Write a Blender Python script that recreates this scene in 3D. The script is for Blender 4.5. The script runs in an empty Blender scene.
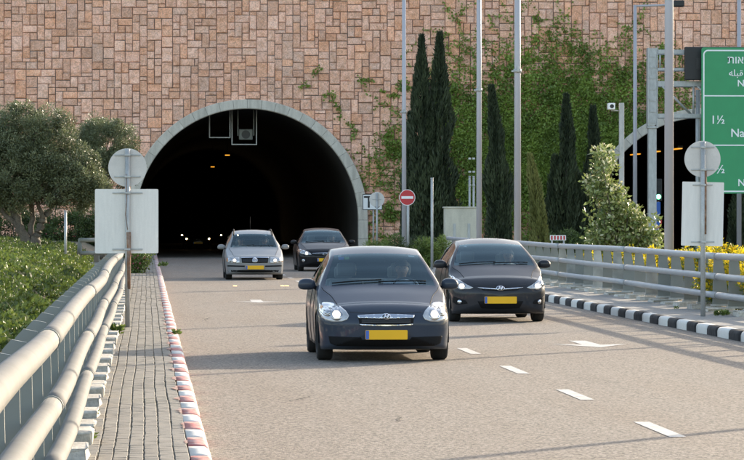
import bpy, bmesh, math, random
import numpy as np
from mathutils import Vector, Matrix, noise
from mathutils.bvhtree import BVHTree
random.seed(7); rng = np.random.default_rng(7)
R = math.radians
scene = bpy.context.scene
# ------------------------------------------------------------------ camera
F = 3400.0                       # focal length in pixels of a 744 px wide frame
YAW = math.atan(225 / F)         # the lens looks a little right of the road's direction
CAMZ = 1.8
cam_d = bpy.data.cameras.new('camera'); cam = bpy.data.objects.new('camera', cam_d)
scene.collection.objects.link(cam); scene.camera = cam
cam_d.sensor_width = 36; cam_d.lens = F / 744 * 36
cam_d.clip_start = 0.5; cam_d.clip_end = 9000
cam.location = (0, 0, CAMZ)
cam.rotation_euler = (math.pi / 2 - math.atan(11 / F), 0, -YAW)
# ------------------------------------------------------------------ light
SUN_AZ, SUN_EL = R(39), R(14.5)
world = bpy.data.worlds.new('World'); scene.world = world; world.use_nodes = True
wn = world.node_tree.nodes; wl = world.node_tree.links
sky = wn.new('ShaderNodeTexSky'); sky.sky_type = 'NISHITA'; sky.sun_disc = False
sky.sun_elevation = SUN_EL; sky.sun_rotation = SUN_AZ; sky.dust_density = 1.2; sky.air_density = .8; sky.altitude = 100
wl.new(sky.outputs[0], wn['Background'].inputs[0]); wn['Background'].inputs[1].default_value = 0.15
sd = bpy.data.lights.new('sun', 'SUN'); sd.energy = 2.2; sd.angle = R(0.55); sd.color = (1.0, 0.94, 0.86)
sun = bpy.data.objects.new('sun', sd); scene.collection.objects.link(sun)
sdir = Vector((math.sin(SUN_AZ) * math.cos(SUN_EL), math.cos(SUN_AZ) * math.cos(SUN_EL), math.sin(SUN_EL)))
sun.rotation_euler = sdir.to_track_quat('Z', 'Y').to_euler(); sun.location = (60, 60, 60)
scene.view_settings.view_transform = 'Standard'; scene.view_settings.look = 'None'
scene.view_settings.gamma = 1; scene.view_settings.exposure = 1.95
scene.view_settings.use_curve_mapping = False
scene.view_settings.use_white_balance = True; scene.view_settings.white_balance_temperature = 7900; scene.view_settings.white_balance_tint = 10
scene.render.engine = 'CYCLES'; scene.cycles.max_bounces = 8; scene.cycles.transparent_max_bounces = 16
scene.cycles.sample_clamp_indirect = 6; scene.cycles.caustics_reflective = False; scene.cycles.caustics_refractive = False
scene.cycles.use_denoising = True

# a photo pixel and a distance along the road give a place in metres
def X_at(px, Y): return Y * math.tan(YAW + math.atan((px - 372) / F))
def S_at(X, Y): return F / (X * math.sin(YAW) + Y * math.cos(YAW))
def Z_at(py, X, Y): return CAMZ - (py - 219) / S_at(X, Y)

# ------------------------------------------------------------------ helpers
def link(o): scene.collection.objects.link(o); return o
def thing(name, label, cat, loc=(0, 0, 0), rotz=0.0, group=None):
    o = bpy.data.objects.new(name, None); link(o); o.empty_display_size = .2
    o.location = loc; o.rotation_euler = (0, 0, rotz)
    tag(o, label, cat, group); return o
def tag(o, label, cat=None, group=None, kind=None):
    if label: o['label'] = label
    if cat: o['category'] = cat
    if group: o['group'] = group
    if kind: o['kind'] = kind
    return o
def mesh_obj(name, me, m=None, parent=None, loc=None):
    o = bpy.data.objects.new(name, me); link(o)
    if m is not None and not me.materials: me.materials.append(m)
    if parent: o.parent = parent
    if loc: o.location = loc
    return o
def bm_mesh(bm, name='mesh', smooth=False, m=None):
    me = bpy.data.meshes.new(name); bm.normal_update(); bm.to_mesh(me); bm.free()
    if smooth:
        me.polygons.foreach_set('use_smooth', [True] * len(me.polygons))
    if m: me.materials.append(m)
    return me
def bobj(name, bm, m, parent=None, smooth=False, loc=None):
    return mesh_obj(name, bm_mesh(bm, name, smooth), m, parent, loc)
def pyobj(name, vs, fs, m, parent=None, smooth=False):
    me = bpy.data.meshes.new(name); me.from_pydata([tuple(v) for v in vs], [], fs); me.update()
    if smooth: me.polygons.foreach_set('use_smooth', [True] * len(me.polygons))
    return mesh_obj(name, me, m, parent)
def box(bm, x0, x1, y0, y1, z0, z1, bev=0.0):
    vs = [bm.verts.new((x, y, z)) for z in (z0, z1) for y in (y0, y1) for x in (x0, x1)]
    fs = [bm.faces.new([vs[i] for i in q]) for q in ((0, 2, 3, 1), (4, 5, 7, 6), (0, 1, 5, 4), (2, 6, 7, 3), (0, 4, 6, 2), (1, 3, 7, 5))]
    if bev:
        es = list({e for f in fs for e in f.edges})
        bmesh.ops.bevel(bm, geom=es, offset=bev, segments=2, affect='EDGES', profile=.6)
    return vs
def BM(): return bmesh.new()
def boxo(name, x0, x1, y0, y1, z0, z1, m, parent=None, bev=0.0):
    bm = BM(); box(bm, x0, x1, y0, y1, z0, z1, bev); return bobj(name, bm, m, parent)
def tube(bm, pts, rad, seg=10, cap=True):
    pts = [Vector(p) for p in pts]
    if not hasattr(rad, '__len__'): rad = [rad] * len(pts)
    rings = []
    ref = Vector((0.13, 0.21, 0.97))
    for i, p in enumerate(pts):
        d = (pts[min(i + 1, len(pts) - 1)] - pts[max(i - 1, 0)]).normalized()
        rf = ref if abs(d.dot(ref)) < .93 else Vector((1, 0.1, 0))
        a = d.cross(rf).normalized(); b = d.cross(a).normalized()
        rings.append([bm.verts.new(p + (a * math.cos(2 * math.pi * k / seg) + b * math.sin(2 * math.pi * k / seg)) * rad[i]) for k in range(seg)])
    for i in range(len(rings) - 1):
        for k in range(seg):
            bm.faces.new((rings[i][k], rings[i + 1][k], rings[i + 1][(k + 1) % seg], rings[i][(k + 1) % seg]))
    if cap:
        bm.faces.new(rings[0]); bm.faces.new(rings[-1][::-1])
def tubeo(name, pts, rad, m, parent=None, seg=10):
    bm = BM(); tube(bm, pts, rad, seg)
    me = bm_mesh(bm, name)
    me.polygons.foreach_set('use_smooth', [len(p.vertices) == 4 for p in me.polygons])
    return mesh_obj(name, me, m, parent)
def disc(bm, c, r, t, seg=40, axis='Y'):
    vs0 = []; vs1 = []
    for k in range(seg):
        a = 2 * math.pi * k / seg
        if axis == 'Y':
            vs0.append(bm.verts.new((c[0] + r * math.cos(a), c[1], c[2] + r * math.sin(a))))
            vs1.append(bm.verts.new((c[0] + r * math.cos(a), c[1] + t, c[2] + r * math.sin(a))))
        else:
            vs0.append(bm.verts.new((c[0] + r * math.cos(a), c[1] + r * math.sin(a), c[2])))
            vs1.append(bm.verts.new((c[0] + r * math.cos(a), c[1] + r * math.sin(a), c[2] + t)))
    bm.faces.new(vs0); bm.faces.new(vs1[::-1])
    for k in range(seg): bm.faces.new((vs0[k], vs1[k], vs1[(k + 1) % seg], vs0[(k + 1) % seg]))
def polyprism(bm, pts, y0, y1):
    """pts in x,z; extruded along y"""
    a = [bm.verts.new((p[0], y0, p[1])) for p in pts]; b = [bm.verts.new((p[0], y1, p[1])) for p in pts]
    bm.faces.new(a); bm.faces.new(b[::-1]); n = len(pts)
    for i in range(n): bm.faces.new((a[i], b[i], b[(i + 1) % n], a[(i + 1) % n]))
def rrect(x0, x1, z0, z1, r, n=6):
    out = []
    for cx, cz, a0 in ((x1 - r, z1 - r, 0), (x0 + r, z1 - r, 90), (x0 + r, z0 + r, 180), (x1 - r, z0 + r, 270)):
        for k in range(n + 1):
            a = R(a0 + 90 * k / n); out.append((cx + r * math.cos(a), cz + r * math.sin(a)))
    return out
def text_obj(s, size, m, parent, x, y, z, name='lettering', align='LEFT', depth=.003):
    cu = bpy.data.curves.new(name, 'FONT'); cu.body = s; cu.size = size; cu.extrude = depth; cu.align_x = align
    cu.offset = size * .012
    o = bpy.data.objects.new(name, cu); link(o)
    dg = bpy.context.evaluated_depsgraph_get(); dg.update()
    me = bpy.data.meshes.new_from_object(o.evaluated_get(dg))
    bpy.data.objects.remove(o); bpy.data.curves.remove(cu)
    me.transform(Matrix.Rotation(math.pi / 2, 4, 'X')); me.materials.clear()
    return mesh_obj(name, me, m, parent, (x, y, z))
def smooth(a, b, t):
    t = min(1, max(0, (t - a) / (b - a))); return t * t * (3 - 2 * t)
def nz(x, y, z=0.0): return noise.noise(Vector((x, y, z)))

# ------------------------------------------------------------------ materials
def nodes_of(name):
    m = bpy.data.materials.new(name); m.use_nodes = True
    nt = m.node_tree; return m, nt, nt.nodes['Principled BSDF']
def mat(name, col, rough=.6, metal=0.0, var=.12, vs=3.0, fine=0.0, fs=40.0, bump=0.0, bs=60.0, rnd=0.0, tint=None, tamt=0.0, ts=2.0, coat=0.0, stretch=None, attr=None, spec=.5):
    """plain principled with layered noise: var = broad blotches, fine = grain, tint = a second colour in patches, rnd/attr = per piece variation"""
    m, nt, p = nodes_of(name); N = nt.nodes; L = nt.links
    tc = N.new('ShaderNodeTexCoord'); src = tc.outputs['Object']
    oi = N.new('ShaderNodeObjectInfo')
    add = N.new('ShaderNodeVectorMath'); add.operation = 'MULTIPLY_ADD'
    L.new(oi.outputs['Random'], add.inputs[0]); add.inputs[1].default_value = (37, 53, 71); L.new(src, add.inputs[2]); src = add.outputs[0]
    if stretch:
        mp = N.new('ShaderNodeVectorMath'); mp.operation = 'MULTIPLY'; mp.inputs[1].default_value = stretch
        L.new(src, mp.inputs[0]); big = mp.outputs[0]
    else: big = src
    def nse(scale, vec, det=4):
        n = N.new('ShaderNodeTexNoise'); n.inputs['Scale'].default_value = scale; n.inputs['Detail'].default_value = det
        L.new(vec, n.inputs['Vector']); return n.outputs['Fac']
    def ramp(f, lo, hi):
        r = N.new('ShaderNodeMapRange'); L.new(f, r.inputs[0]); r.inputs[1].default_value = .28; r.inputs[2].default_value = .72
        r.inputs[3].default_value = lo; r.inputs[4].default_value = hi; return r.outputs[0]
    def scale(c, f):
        v = N.new('ShaderNodeVectorMath'); v.operation = 'SCALE'; L.new(c, v.inputs[0]); L.new(f, v.inputs['Scale']); return v.outputs[0]
    rgb = N.new('ShaderNodeRGB'); rgb.outputs[0].default_value = (*col, 1); c = rgb.outputs[0]
    if tint:
        mx = N.new('ShaderNodeMix'); mx.data_type = 'RGBA'; L.new(ramp(nse(ts, big, 6), -tamt * .35, tamt), mx.inputs[0])
        L.new(c, mx.inputs[6]); mx.inputs[7].default_value = (*tint, 1); c = mx.outputs[2]
    if var: c = scale(c, ramp(nse(vs, big), 1 - var, 1 + var))
    if fine: c = scale(c, ramp(nse(fs, src, 2), 1 - fine, 1 + fine))
    if attr:
        at = N.new('ShaderNodeAttribute'); at.attribute_name = attr
        mx = N.new('ShaderNodeMix'); mx.data_type = 'RGBA'; mx.blend_type = 'MULTIPLY'; mx.inputs[0].default_value = 1
        L.new(c, mx.inputs[6]); L.new(at.outputs['Color'], mx.inputs[7]); c = mx.outputs[2]
    if rnd:
        r = N.new('ShaderNodeMapRange'); L.new(oi.outputs['Random'], r.inputs[0]); r.inputs[3].default_value = 1 - rnd; r.inputs[4].default_value = 1 + rnd
        c = scale(c, r.outputs[0])
    L.new(c, p.inputs['Base Color'])
    p.inputs['Roughness'].default_value = rough; p.inputs['Metallic'].default_value = metal
    p.inputs['Coat Weight'].default_value = coat; p.inputs['Coat Roughness'].default_value = .05
    p.inputs['Specular IOR Level'].default_value = spec
    if bump:
        b = N.new('ShaderNodeBump'); b.inputs['Strength'].default_value = bump; b.inputs['Distance'].default_value = .02
        L.new(nse(bs, src, 5), b.inputs['Height']); L.new(b.outputs[0], p.inputs['Normal'])
    return m
def leafmat(name, dark, light, rough=.5, trans=.3, third=None):
    m, nt, p = nodes_of(name); N = nt.nodes; L = nt.links
    at = N.new('ShaderNodeAttribute'); at.attribute_name = 'rnd'
    r = N.new('ShaderNodeValToRGB'); L.new(at.outputs['Fac'], r.inputs[0])
    r.color_ramp.elements[0].color = (*dark, 1); r.color_ramp.elements[1].color = (*light, 1); r.color_ramp.elements[1].position = .85 if third else 1
    if third:
        e = r.color_ramp.elements.new(.97); e.color = (*third, 1)
    L.new(r.outputs[0], p.inputs['Base Color']); p.inputs['Roughness'].default_value = rough
    t = N.new('ShaderNodeBsdfTranslucent'); L.new(r.outputs[0], t.inputs[0])
    mx = N.new('ShaderNodeMixShader'); mx.inputs[0].default_value = trans
    L.new(p.outputs[0], mx.inputs[1]); L.new(t.outputs[0], mx.inputs[2]); L.new(mx.outputs[0], N['Material Output'].inputs[0])
    return m
def emit(name, col, s, body=(.8, .8, .8)):
    m, nt, p = nodes_of(name); p.inputs['Base Color'].default_value = (*body, 1)
    p.inputs['Emission Color'].default_value = (*col, 1); p.inputs['Emission Strength'].default_value = s; p.inputs['Roughness'].default_value = .2
    return m
def glassmat(name, tint, ior=1.7, rough=0.0, gloss=(1, 1, 1)):
    m, nt, p = nodes_of(name); N = nt.nodes; L = nt.links; N.remove(p)
    t = N.new('ShaderNodeBsdfTransparent'); t.inputs[0].default_value = (*tint, 1)
    g = N.new('ShaderNodeBsdfGlossy'); g.inputs['Roughness'].default_value = rough; g.inputs[0].default_value = (*gloss, 1)
    fr = N.new('ShaderNodeFresnel'); fr.inputs[0].default_value = ior
    mx = N.new('ShaderNodeMixShader'); L.new(fr.outputs[0], mx.inputs[0]); L.new(t.outputs[0], mx.inputs[1]); L.new(g.outputs[0], mx.inputs[2])
    L.new(mx.outputs[0], N['Material Output'].inputs[0]); return m

M = {}
M['asphalt'] = mat('asphalt', (.262, .22, .182), .85, var=.16, vs=.9, fine=.8, fs=42, bump=.5, bs=90, tint=(.20, .162, .13), tamt=1.2, ts=.9, stretch=(1.2, .10, 1), spec=.25)
M['asphalt2'] = mat('dark_asphalt', (.12, .11, .10), .85, var=.2, vs=.5, fine=.25, fs=60, spec=.3)
M['paint'] = mat('road_paint', (.50, .475, .44), .7, var=.08, vs=4, fine=.25, fs=45, tint=(.30, .26, .22), tamt=.6, ts=7)
M['paver'] = mat('paver', (.215, .198, .172), .85, var=.1, vs=6, fine=.15, fs=90, bump=.25, bs=120, rnd=.07, attr=None, tint=(.15, .13, .105), tamt=.45, ts=3)
M['paver_v'] = mat('paver_field', (.215, .198, .172), .85, var=.1, vs=6, fine=.15, fs=90, bump=.25, bs=120, attr='tint', tint=(.15, .13, .105), tamt=.45, ts=3)
M['soil'] = mat('joint_soil', (.19, .14, .095), .95, var=.3, vs=9, tint=(.12, .13, .05), tamt=.5, ts=3)
M['kerb_white'] = mat('white_kerb_paint', (.64, .62, .58), .7, var=.06, vs=6, fine=.08, fs=50, rnd=.06, tint=(.5, .47, .42), tamt=.3, ts=6)
M['kerb_red'] = mat('worn_red_kerb_paint', (.46, .085, .075), .75, var=.15, vs=9, fine=.15, fs=60, rnd=.15, tint=(.52, .40, .36), tamt=.85, ts=14)
M['kerb_black'] = mat('black_kerb_paint', (.020, .020, .022), .8, var=.2, vs=8, rnd=.2, tint=(.12, .115, .11), tamt=.25, ts=10, spec=.2)
M['smear'] = mat('red_paint_smear', (.34, .14, .11), .8, var=.2, vs=20, tint=(.38, .30, .26), tamt=.9, ts=16)
M['walk'] = mat('grey_walkway', (.27, .255, .235), .85, var=.12, vs=1.5, fine=.15, fs=50, bump=.3, bs=60)
M['concrete'] = mat('concrete', (.54, .495, .43), .8, var=.12, vs=2.2, fine=.08, fs=30, bump=.2, bs=40, tint=(.30, .27, .22), tamt=.45, ts=1.6, stretch=(3, 3, .5), rnd=.07)
M['block'] = mat('rough_block_concrete', (.52, .48, .42), .9, var=.2, vs=7, fine=.15, fs=40, bump=.6, bs=30, rnd=.12)
M['mortar'] = mat('dark_mortar', (.16, .14, .12), .95, var=.25, vs=3)
M['stone'] = mat('rough_pink_stone', (.84, .495, .375), .85, var=.14, vs=4.5, fine=.28, fs=18, bump=1.0, bs=11, tint=(.58, .24, .10), tamt=.5, ts=4.2, rnd=.17)
M['stone_v'] = mat('rough_pink_stone_field', (.84, .495, .375), .85, var=.14, vs=4.5, fine=.28, fs=18, bump=1.0, bs=11, tint=(.58, .24, .10), tamt=.5, ts=4.2, attr='tint')
M['lining'] = mat('dark_tunnel_lining', (.035, .031, .028), .7, var=.3, vs=.7, tint=(.04, .036, .033), tamt=.8, ts=.4, stretch=(1, .3, 1))  # very dark base colour with faint blotches
M['lining2'] = mat('rusty_tunnel_lining', (.20, .075, .045), .8, var=.2, vs=.8, tint=(.08, .04, .03), tamt=.6, ts=.6)
M['rail_paint'] = mat('grey_cream_rail_paint', (.172, .172, .168), .78, var=.10, vs=2, fine=.06, fs=30, tint=(.118, .116, .11), tamt=.6, ts=4, spec=.2)
M['rail_shade'] = mat('shade_blue_rail_paint', (.34, .355, .375), .45, var=.06, vs=2, fine=.03, fs=30, tint=(.34, .35, .36), tamt=.35, ts=4)  # same paint as the left rails; blue grey of shade mixed into colour
M['fin'] = mat('grey_green_fin_paint', (.20, .215, .205), .5, var=.08, vs=3, rnd=.08)
M['fin_pale'] = mat('pale_overpainted_fin', (.24, .25, .24), .6, var=.08, vs=3, tint=(.55, .55, .52), tamt=.8, ts=2.4, rnd=.05)
M['galv'] = mat('galvanised_steel', (.40, .405, .40), .5, .25, var=.16, vs=9, fine=.1, fs=60, stretch=(1, 1, .4))
M['pole'] = mat('lilac_grey_pole_paint', (.42, .405, .435), .4, var=.05, vs=2, rnd=.04, stretch=(1, 1, .2))
M['alu'] = mat('sign_back_aluminium', (.72, .685, .645), .5, .0, var=.04, vs=5, fine=.03, fs=60, tint=(.55, .53, .5), tamt=.16, ts=8, stretch=(5, 1, .6))
M['alu_warm'] = mat('sign_back_beige', (.60, .56, .525), .5, .0, var=.05, vs=5, fine=.04, fs=60, tint=(.48, .46, .44), tamt=.3, ts=8)
M['rust'] = mat('rust', (.20, .095, .05), .85, var=.4, vs=14, tint=(.33, .28, .24), tamt=.5, ts=12)
M['sign_green'] = mat('green_sign_sheet', (.0, .27, .105), .4, var=.05, vs=2, rnd=0)
M['sign_white'] = mat('white_sign_sheet', (.82, .82, .82), .4, var=.03)
M['sign_red'] = mat('red_sign_sheet', (.52, .02, .03), .4, var=.04)
M['sign_blue'] = mat('blue_sign_sheet', (.02, .12, .46), .4, var=.04)
M['black'] = mat('black_housing', (.012, .012, .014), .5, var=.1)
M['dark'] = mat('dark_plastic', (.018, .018, .02), .45, var=.1)
M['beige'] = mat('beige_concrete', (.55, .51, .42), .8, var=.1, vs=2, fine=.06, fs=30, tint=(.36, .33, .27), tamt=.4, ts=2.5, stretch=(2, 2, .5))
M['earth'] = mat('dry_earth', (.19, .145, .095), .95, var=.3, vs=.6, fine=.3, fs=12, tint=(.09, .10, .04), tamt=.6, ts=.35)
M['hill'] = mat('scrub_hill', (.12, .115, .06), .95, var=.3, vs=.1)
M['bark'] = mat('olive_bark', (.115, .095, .075), .95, var=.35, vs=6, fine=.3, fs=25, bump=1, bs=14, stretch=(1, 1, .25))
M['amber'] = emit('amber_lamp', (1, .42, .05), .3)
M['stud'] = emit('amber_stud_glow', (1, .6, .25), .8, (.8, .5, .2))  # emission stands in for light the studs reflect
# ------------------------------------------------------------------ ground
ROAD_L, ROAD_R = .46, 8.70
WALL_Y = 157.0
def ground_z(X, Y):
    if X < -.95:
        d = -.95 - X
        return .06 + .72 * smooth(32, 96, Y) * smooth(0, 1.6, d) + .05 * min(d, 8) + .06 * nz(X * .6, Y * .35)
    if X < 10.35: return -.10
    z = .06 - 1.32 * smooth(15.5, 20, X)
    return z + .03 * nz(X * .5, Y * .4)
def axis(a): return sorted(set(a))
gx = axis([-2500, -600, -150, -60, -30, -18, -12] + [-10 + .5 * i for i in range(18)] + [-.97, -.94, 10.33, 10.36, 11, 12, 13, 14, 15, 15.5, 16, 17, 18, 19, 20, 21, 24, 30, 40, 80, 200, 700, 2500])
gy = axis([-2500, -600, -150, -40, -10] + [2.0 * i for i in range(0, 82)] + [170, 250, 400, 800, 2500])
vs = [(x, y, ground_z(x, y) if y < 300 and abs(x) < 300 else -.10) for y in gy for x in gx]
nx_ = len(gx)
fs = [(j * nx_ + i, j * nx_ + i + 1, (j + 1) * nx_ + i + 1, (j + 1) * nx_ + i) for j in range(len(gy) - 1) for i in range(nx_ - 1)]
g = pyobj('ground', vs, fs, M['earth'], smooth=True); tag(g, 'brown earth beside the road and under the plants', None, None, 'structure')

def sheet(name, x0, x1, y0, y1, z, m, parent=None, ny=1):
    vs = []; fs = []
    for j in range(ny + 1):
        y = y0 + (y1 - y0) * j / ny; vs += [(x0, y, z), (x1, y, z)]
    for j in range(ny): fs.append((2 * j, 2 * j + 1, 2 * j + 3, 2 * j + 2))
    return pyobj(name, vs, fs, m, parent)
road = sheet('road', ROAD_L - .02, ROAD_R + .02, -80, 335, 0.0, M['asphalt'], ny=20)
tag(road, 'tan asphalt road of two lanes coming out of the tunnel', None, None, 'structure')
# broken lane line
DX = 4.37
for k in range(-1, 22):
    y = 27.8 + 5.75 * k
    sheet('lane_dash', DX - .07, DX + .07, y, y + 2.1, .004, M['paint'], road)
def arrow(X, Y):
    pts = [(0, 0), (.55, 1.25), (.13, 1.0), (.12, 2.6), (-.12, 2.6), (-.13, 1.0), (-.55, 1.25)]
    vs = [(X + a, Y + b, .004) for a, b in pts]
    pyobj('lane_arrow', vs, [(0, 1, 2), (0, 2, 5), (0, 5, 6), (2, 3, 4, 5)], M['paint'], road)
arrow(6.34, 47.3); arrow(2.4, 73.0)
sheet('edge_line', 8.36, 8.47, 112, 300, .004, M['paint'], road)
for X in (2.35, 3.62, 3.74):
    bm = BM(); box(bm, X - .05, X + .05, 91.0, 91.1, .001, .022, .008); bobj('road_stud', bm, M['stud'], road)
M['crack'] = mat('road_crack', (.05, .042, .036), .95, var=.2)
for cx_, cy_, L_, an in ((6.5, 38.0, .8, .04), (7.2, 36.4, .6, -.03), (1.4, 33.5, 1.1, 1.3), (2.2, 30.0, .9, 1.45), (7.6, 41.5, .8, .0), (1.0, 60.0, 2.4, 1.5)):
    rc = random.Random(int(cx_ * 100)); n = 14; up = []; dn = []
    for k in range(n + 1):
        f = k / n; a = cx_ + math.cos(an) * L_ * f + rc.uniform(-.03, .03); b = cy_ + math.sin(an) * L_ * f + rc.uniform(-.05, .05); w = .012 * math.sin(math.pi * f) + .003
        up.append((a - math.sin(an) * w, b + math.cos(an) * w, .003)); dn.append((a + math.sin(an) * w, b - math.cos(an) * w, .003))
    V_ = up + dn; pyobj('crack', V_, [(k, n + 1 + k, n + 2 + k, k + 1) for k in range(n)], M['crack'], road)
opp = sheet('far_carriageway', 20.8, 33.5, -60, 335, -1.2, M['asphalt2']); tag(opp, 'lower carriageway leading into the right hand tunnel', None, None, 'structure')

# ------------------------------------------------------------------ kerbs
def kerb_mesh(flip, m, seed, rad=.045):
    rr = random.Random(seed)
    prof = [(0, -.06), (0, .09), (.012, .128), (.04, .148), (.075, .152), (.16, .152), (.16, -.06)]
    bm = BM(); n = len(prof); rows = []
    for yy in (.003, .25, .5, .75, .997):
        rows.append([bm.verts.new(((-a if flip else a) + rr.uniform(-.002, .002), yy, b + rr.uniform(-.0015, .0015) * (b > 0))) for a, b in prof])
    for r0, r1 in zip(rows, rows[1:]):
        for i in range(n - 1):
            q = (r0[i], r1[i], r1[i + 1], r0[i + 1]); bm.faces.new(q if not flip else q[::-1])
    bm.faces.new(rows[0]); bm.faces.new(rows[-1][::-1])
    bmesh.ops.recalc_face_normals(bm, faces=bm.faces)
    return bm_mesh(bm, 'kerb_stone', True, m)
def kerb(name, label, X, flip, y0, n, ma, mb):
    root = thing(name, label, None, (X, 0, 0)); root['kind'] = 'structure'
    A = [kerb_mesh(flip, ma, i) for i in range(5)]; B = [kerb_mesh(flip, mb, i + 9) for i in range(5)]
    for k in range(n):
        me = (A if k % 2 == 0 else B)[random.randrange(5)]
        o = mesh_obj('kerb_stone', me, None, root, (random.uniform(-.004, .004), y0 + k, random.uniform(-.002, .002)))
        o.rotation_euler = (0, 0, random.uniform(-.004, .004))
    return root
kerb('kerb', 'kerb of worn red and white stones along the brick walkway', ROAD_L, True, 15.7, 141, M['kerb_white'], M['kerb_red'])
kerb('kerb', 'kerb of black and white stones along the grey walkway', ROAD_R, False, 28.5, 128, M['kerb_white'], M['kerb_black'])

# ------------------------------------------------------------------ left brick walkway
WX0, WX1 = -.56, ROAD_L - .16 - .004
lw = thing('pavement', 'narrow grey brick walkway between the cream railing and the red and white kerb', None); lw['kind'] = 'structure'
boxo('bedding', -.95, WX1, 2, WALL_Y - .4, -.05, .1395, M['soil'], lw)
ncol = 8; cw = (WX1 - WX0) / ncol; bl = .2
def brick_geo(rr, w, l):
    g = .0042; j = lambda: rr.uniform(-.0025, .0025); ch = .005
    x0, x1, y0, y1 = -w / 2 + g + j(), w / 2 - g + j(), -l / 2 + g * .6 + j(), l / 2 - g * .6 + j(); t = .028
    a, b, c, d = [rr.uniform(-.0018, .0018) for _ in range(4)]
    V = [(x0, y0, 0), (x1, y0, 0), (x1, y1, 0), (x0, y1, 0), (x0, y0, t - ch), (x1, y0, t - ch), (x1, y1, t - ch), (x0, y1, t - ch),
         (x0 + ch, y0 + ch, t + a), (x1 - ch, y0 + ch, t + b), (x1 - ch, y1 - ch, t + c), (x0 + ch, y1 - ch, t + d)]
    Fc = [(8, 9, 10, 11)] + [(i, (i + 1) % 4, 4 + (i + 1) % 4, 4 + i) for i in range(4)] + [(4 + i, 4 + (i + 1) % 4, 8 + (i + 1) % 4, 8 + i) for i in range(4)]
    return V, Fc
rr = random.Random(3)
brick_meshes = []
for k in range(12):
    V, Fc = brick_geo(rr, cw, bl); me = bpy.data.meshes.new('brick'); me.from_pydata(V, [], Fc); me.materials.append(M['paver']); brick_meshes.append(me)
BV, BF, BC = [], [], []
y = 12.0; nb = 0; row = 0
while y < WALL_Y - .6:
    for c in range(ncol):
        wav = .014 * nz(y * .22, c * .12, 2.0) + .0035 * nz(y * 1.3, c * 2.1, 5)
        cx = WX0 + cw * (c + .5) + wav; cy = y + bl / 2 + .012 * nz(y * .8, c, 9); cz = .124 + .007 * nz(cx * 1.5, y * .5, 4)
        rz = .012 * nz(y * 3.1, c * 1.7, 8)
        if y > 22.9 and nb < 300:
            o = mesh_obj('brick', brick_meshes[rr.randrange(12)], None, lw, (cx, cy, cz)); o.rotation_euler = (0, 0, rz); nb += 1
        else:
            V, Fc = brick_geo(rr, cw, bl); n0 = len(BV); cs, sn = math.cos(rz), math.sin(rz)
            BV += [(cx + a * cs - b * sn, cy + a * sn + b * cs, cz + d) for a, b, d in V]
            BF += [tuple(i + n0 for i in f) for f in Fc]
            t = rr.uniform(.88, 1.1); BC += [(t, t * rr.uniform(.98, 1.01), t * rr.uniform(.95, 1.01), 1)] * len(Fc)
    y += bl; row += 1
me = bpy.data.meshes.new('brick_field'); me.from_pydata(BV, [], BF); me.materials.append(M['paver_v'])
at = me.attributes.new('tint', 'FLOAT_COLOR', 'FACE'); at.data.foreach_set('color', np.array(BC, dtype=np.float32).ravel())
o = mesh_obj('brick_field', me, None, lw); o['kind'] = 'stuff'
# red paint that ran from the kerb over the neighbouring bricks
for k in range(26):
    yc = 25.2 + 2.0 * k + rr.uniform(-.12, .12); n = 16; w = rr.uniform(.03, .10); h = rr.uniform(.2, .42)
    pts = [(WX1 + .002, yc - h, .1585)] + [(WX1 - w * rr.uniform(.1, 1) * math.sin(math.pi * i / n) ** .5, yc - h + 2 * h * i / n, .1585) for i in range(1, n)] + [(WX1 + .002, yc + h, .1585)]
    pyobj('paint_smear', pts, [tuple(range(len(pts)))], M['smear'], lw)
rw = thing('pavement', 'grey walkway between the black and white kerb and the steel railing', None); rw['kind'] = 'structure'
for k in range(34):
    bm = BM(); box(bm, ROAD_R + .163, 10.32, 22 + 4 * k + .008, 26 + 4 * k - .008, -.05, .148 + rr.uniform(-.003, .003), .006); bobj('slab', bm, M['walk'], rw)
for sx0, sx1, nm in ((-1.2, ROAD_L, 'inner'), (ROAD_R, 11.0, 'outer')):
    o = boxo('tunnel_walkway', sx0, sx1, WALL_Y - .39, 330, -.05, .15, M['concrete'])
    tag(o, 'raised walkway along the %s side of the dark tunnel road' % ('left' if nm == 'inner' else 'right'), None, None, 'structure')

# ------------------------------------------------------------------ stone wall and portals
ARCH = [(4.62, 1.75, 0.0), (X_at(703, 157.0), 1.38, -1.2)]        # centre x, centre z, floor
RIN, ROUT, RMID, RHOLE = 5.13, 5.56, 5.40, 5.16
def hole_z(x):
    z = None
    for cx, cz, fl in ARCH:
        d = abs(x - cx)
        if d < RHOLE: z = cz + math.sqrt(RHOLE ** 2 - d * d)
    return z
WX_A, WX_B, WTOP = -22.0, 46.0, 17.9
wall = thing('retaining_wall', 'tall retaining wall of rough pink tan stones with two arched tunnel mouths', 'stone wall', (0, WALL_Y, 0))
xs = set(np.arange(WX_A, WX_B + .01, 1.0).round(3))
for cx, cz, fl in ARCH:
    for k in range(61): xs.add(round(cx + RHOLE * -math.cos(math.pi * k / 60), 4))
xs = sorted(xs); vs = []; fs = []
for a, b in zip(xs, xs[1:]):
    if b - a < 1e-4: continue
    mid = hole_z((a + b) / 2)
    if mid is None: za = zb = -1.6
    else:
        c = [q for q in ARCH if abs((a + b) / 2 - q[0]) < RHOLE][0]
        f = lambda x: c[1] + math.sqrt(max(0, RHOLE ** 2 - (x - c[0]) ** 2))
        za, zb = f(a), f(b)
    n0 = len(vs); vs += [(a, .0, za), (b, .0, zb), (b, .0, WTOP), (a, .0, WTOP)]; fs.append((n0, n0 + 1, n0 + 2, n0 + 3))
pyobj('mortar_backing', vs, fs, M['mortar'], wall)
boxo('coping', WX_A, WX_B, -.12, .6, WTOP, WTOP + .3, M['concrete'], wall)
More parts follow.
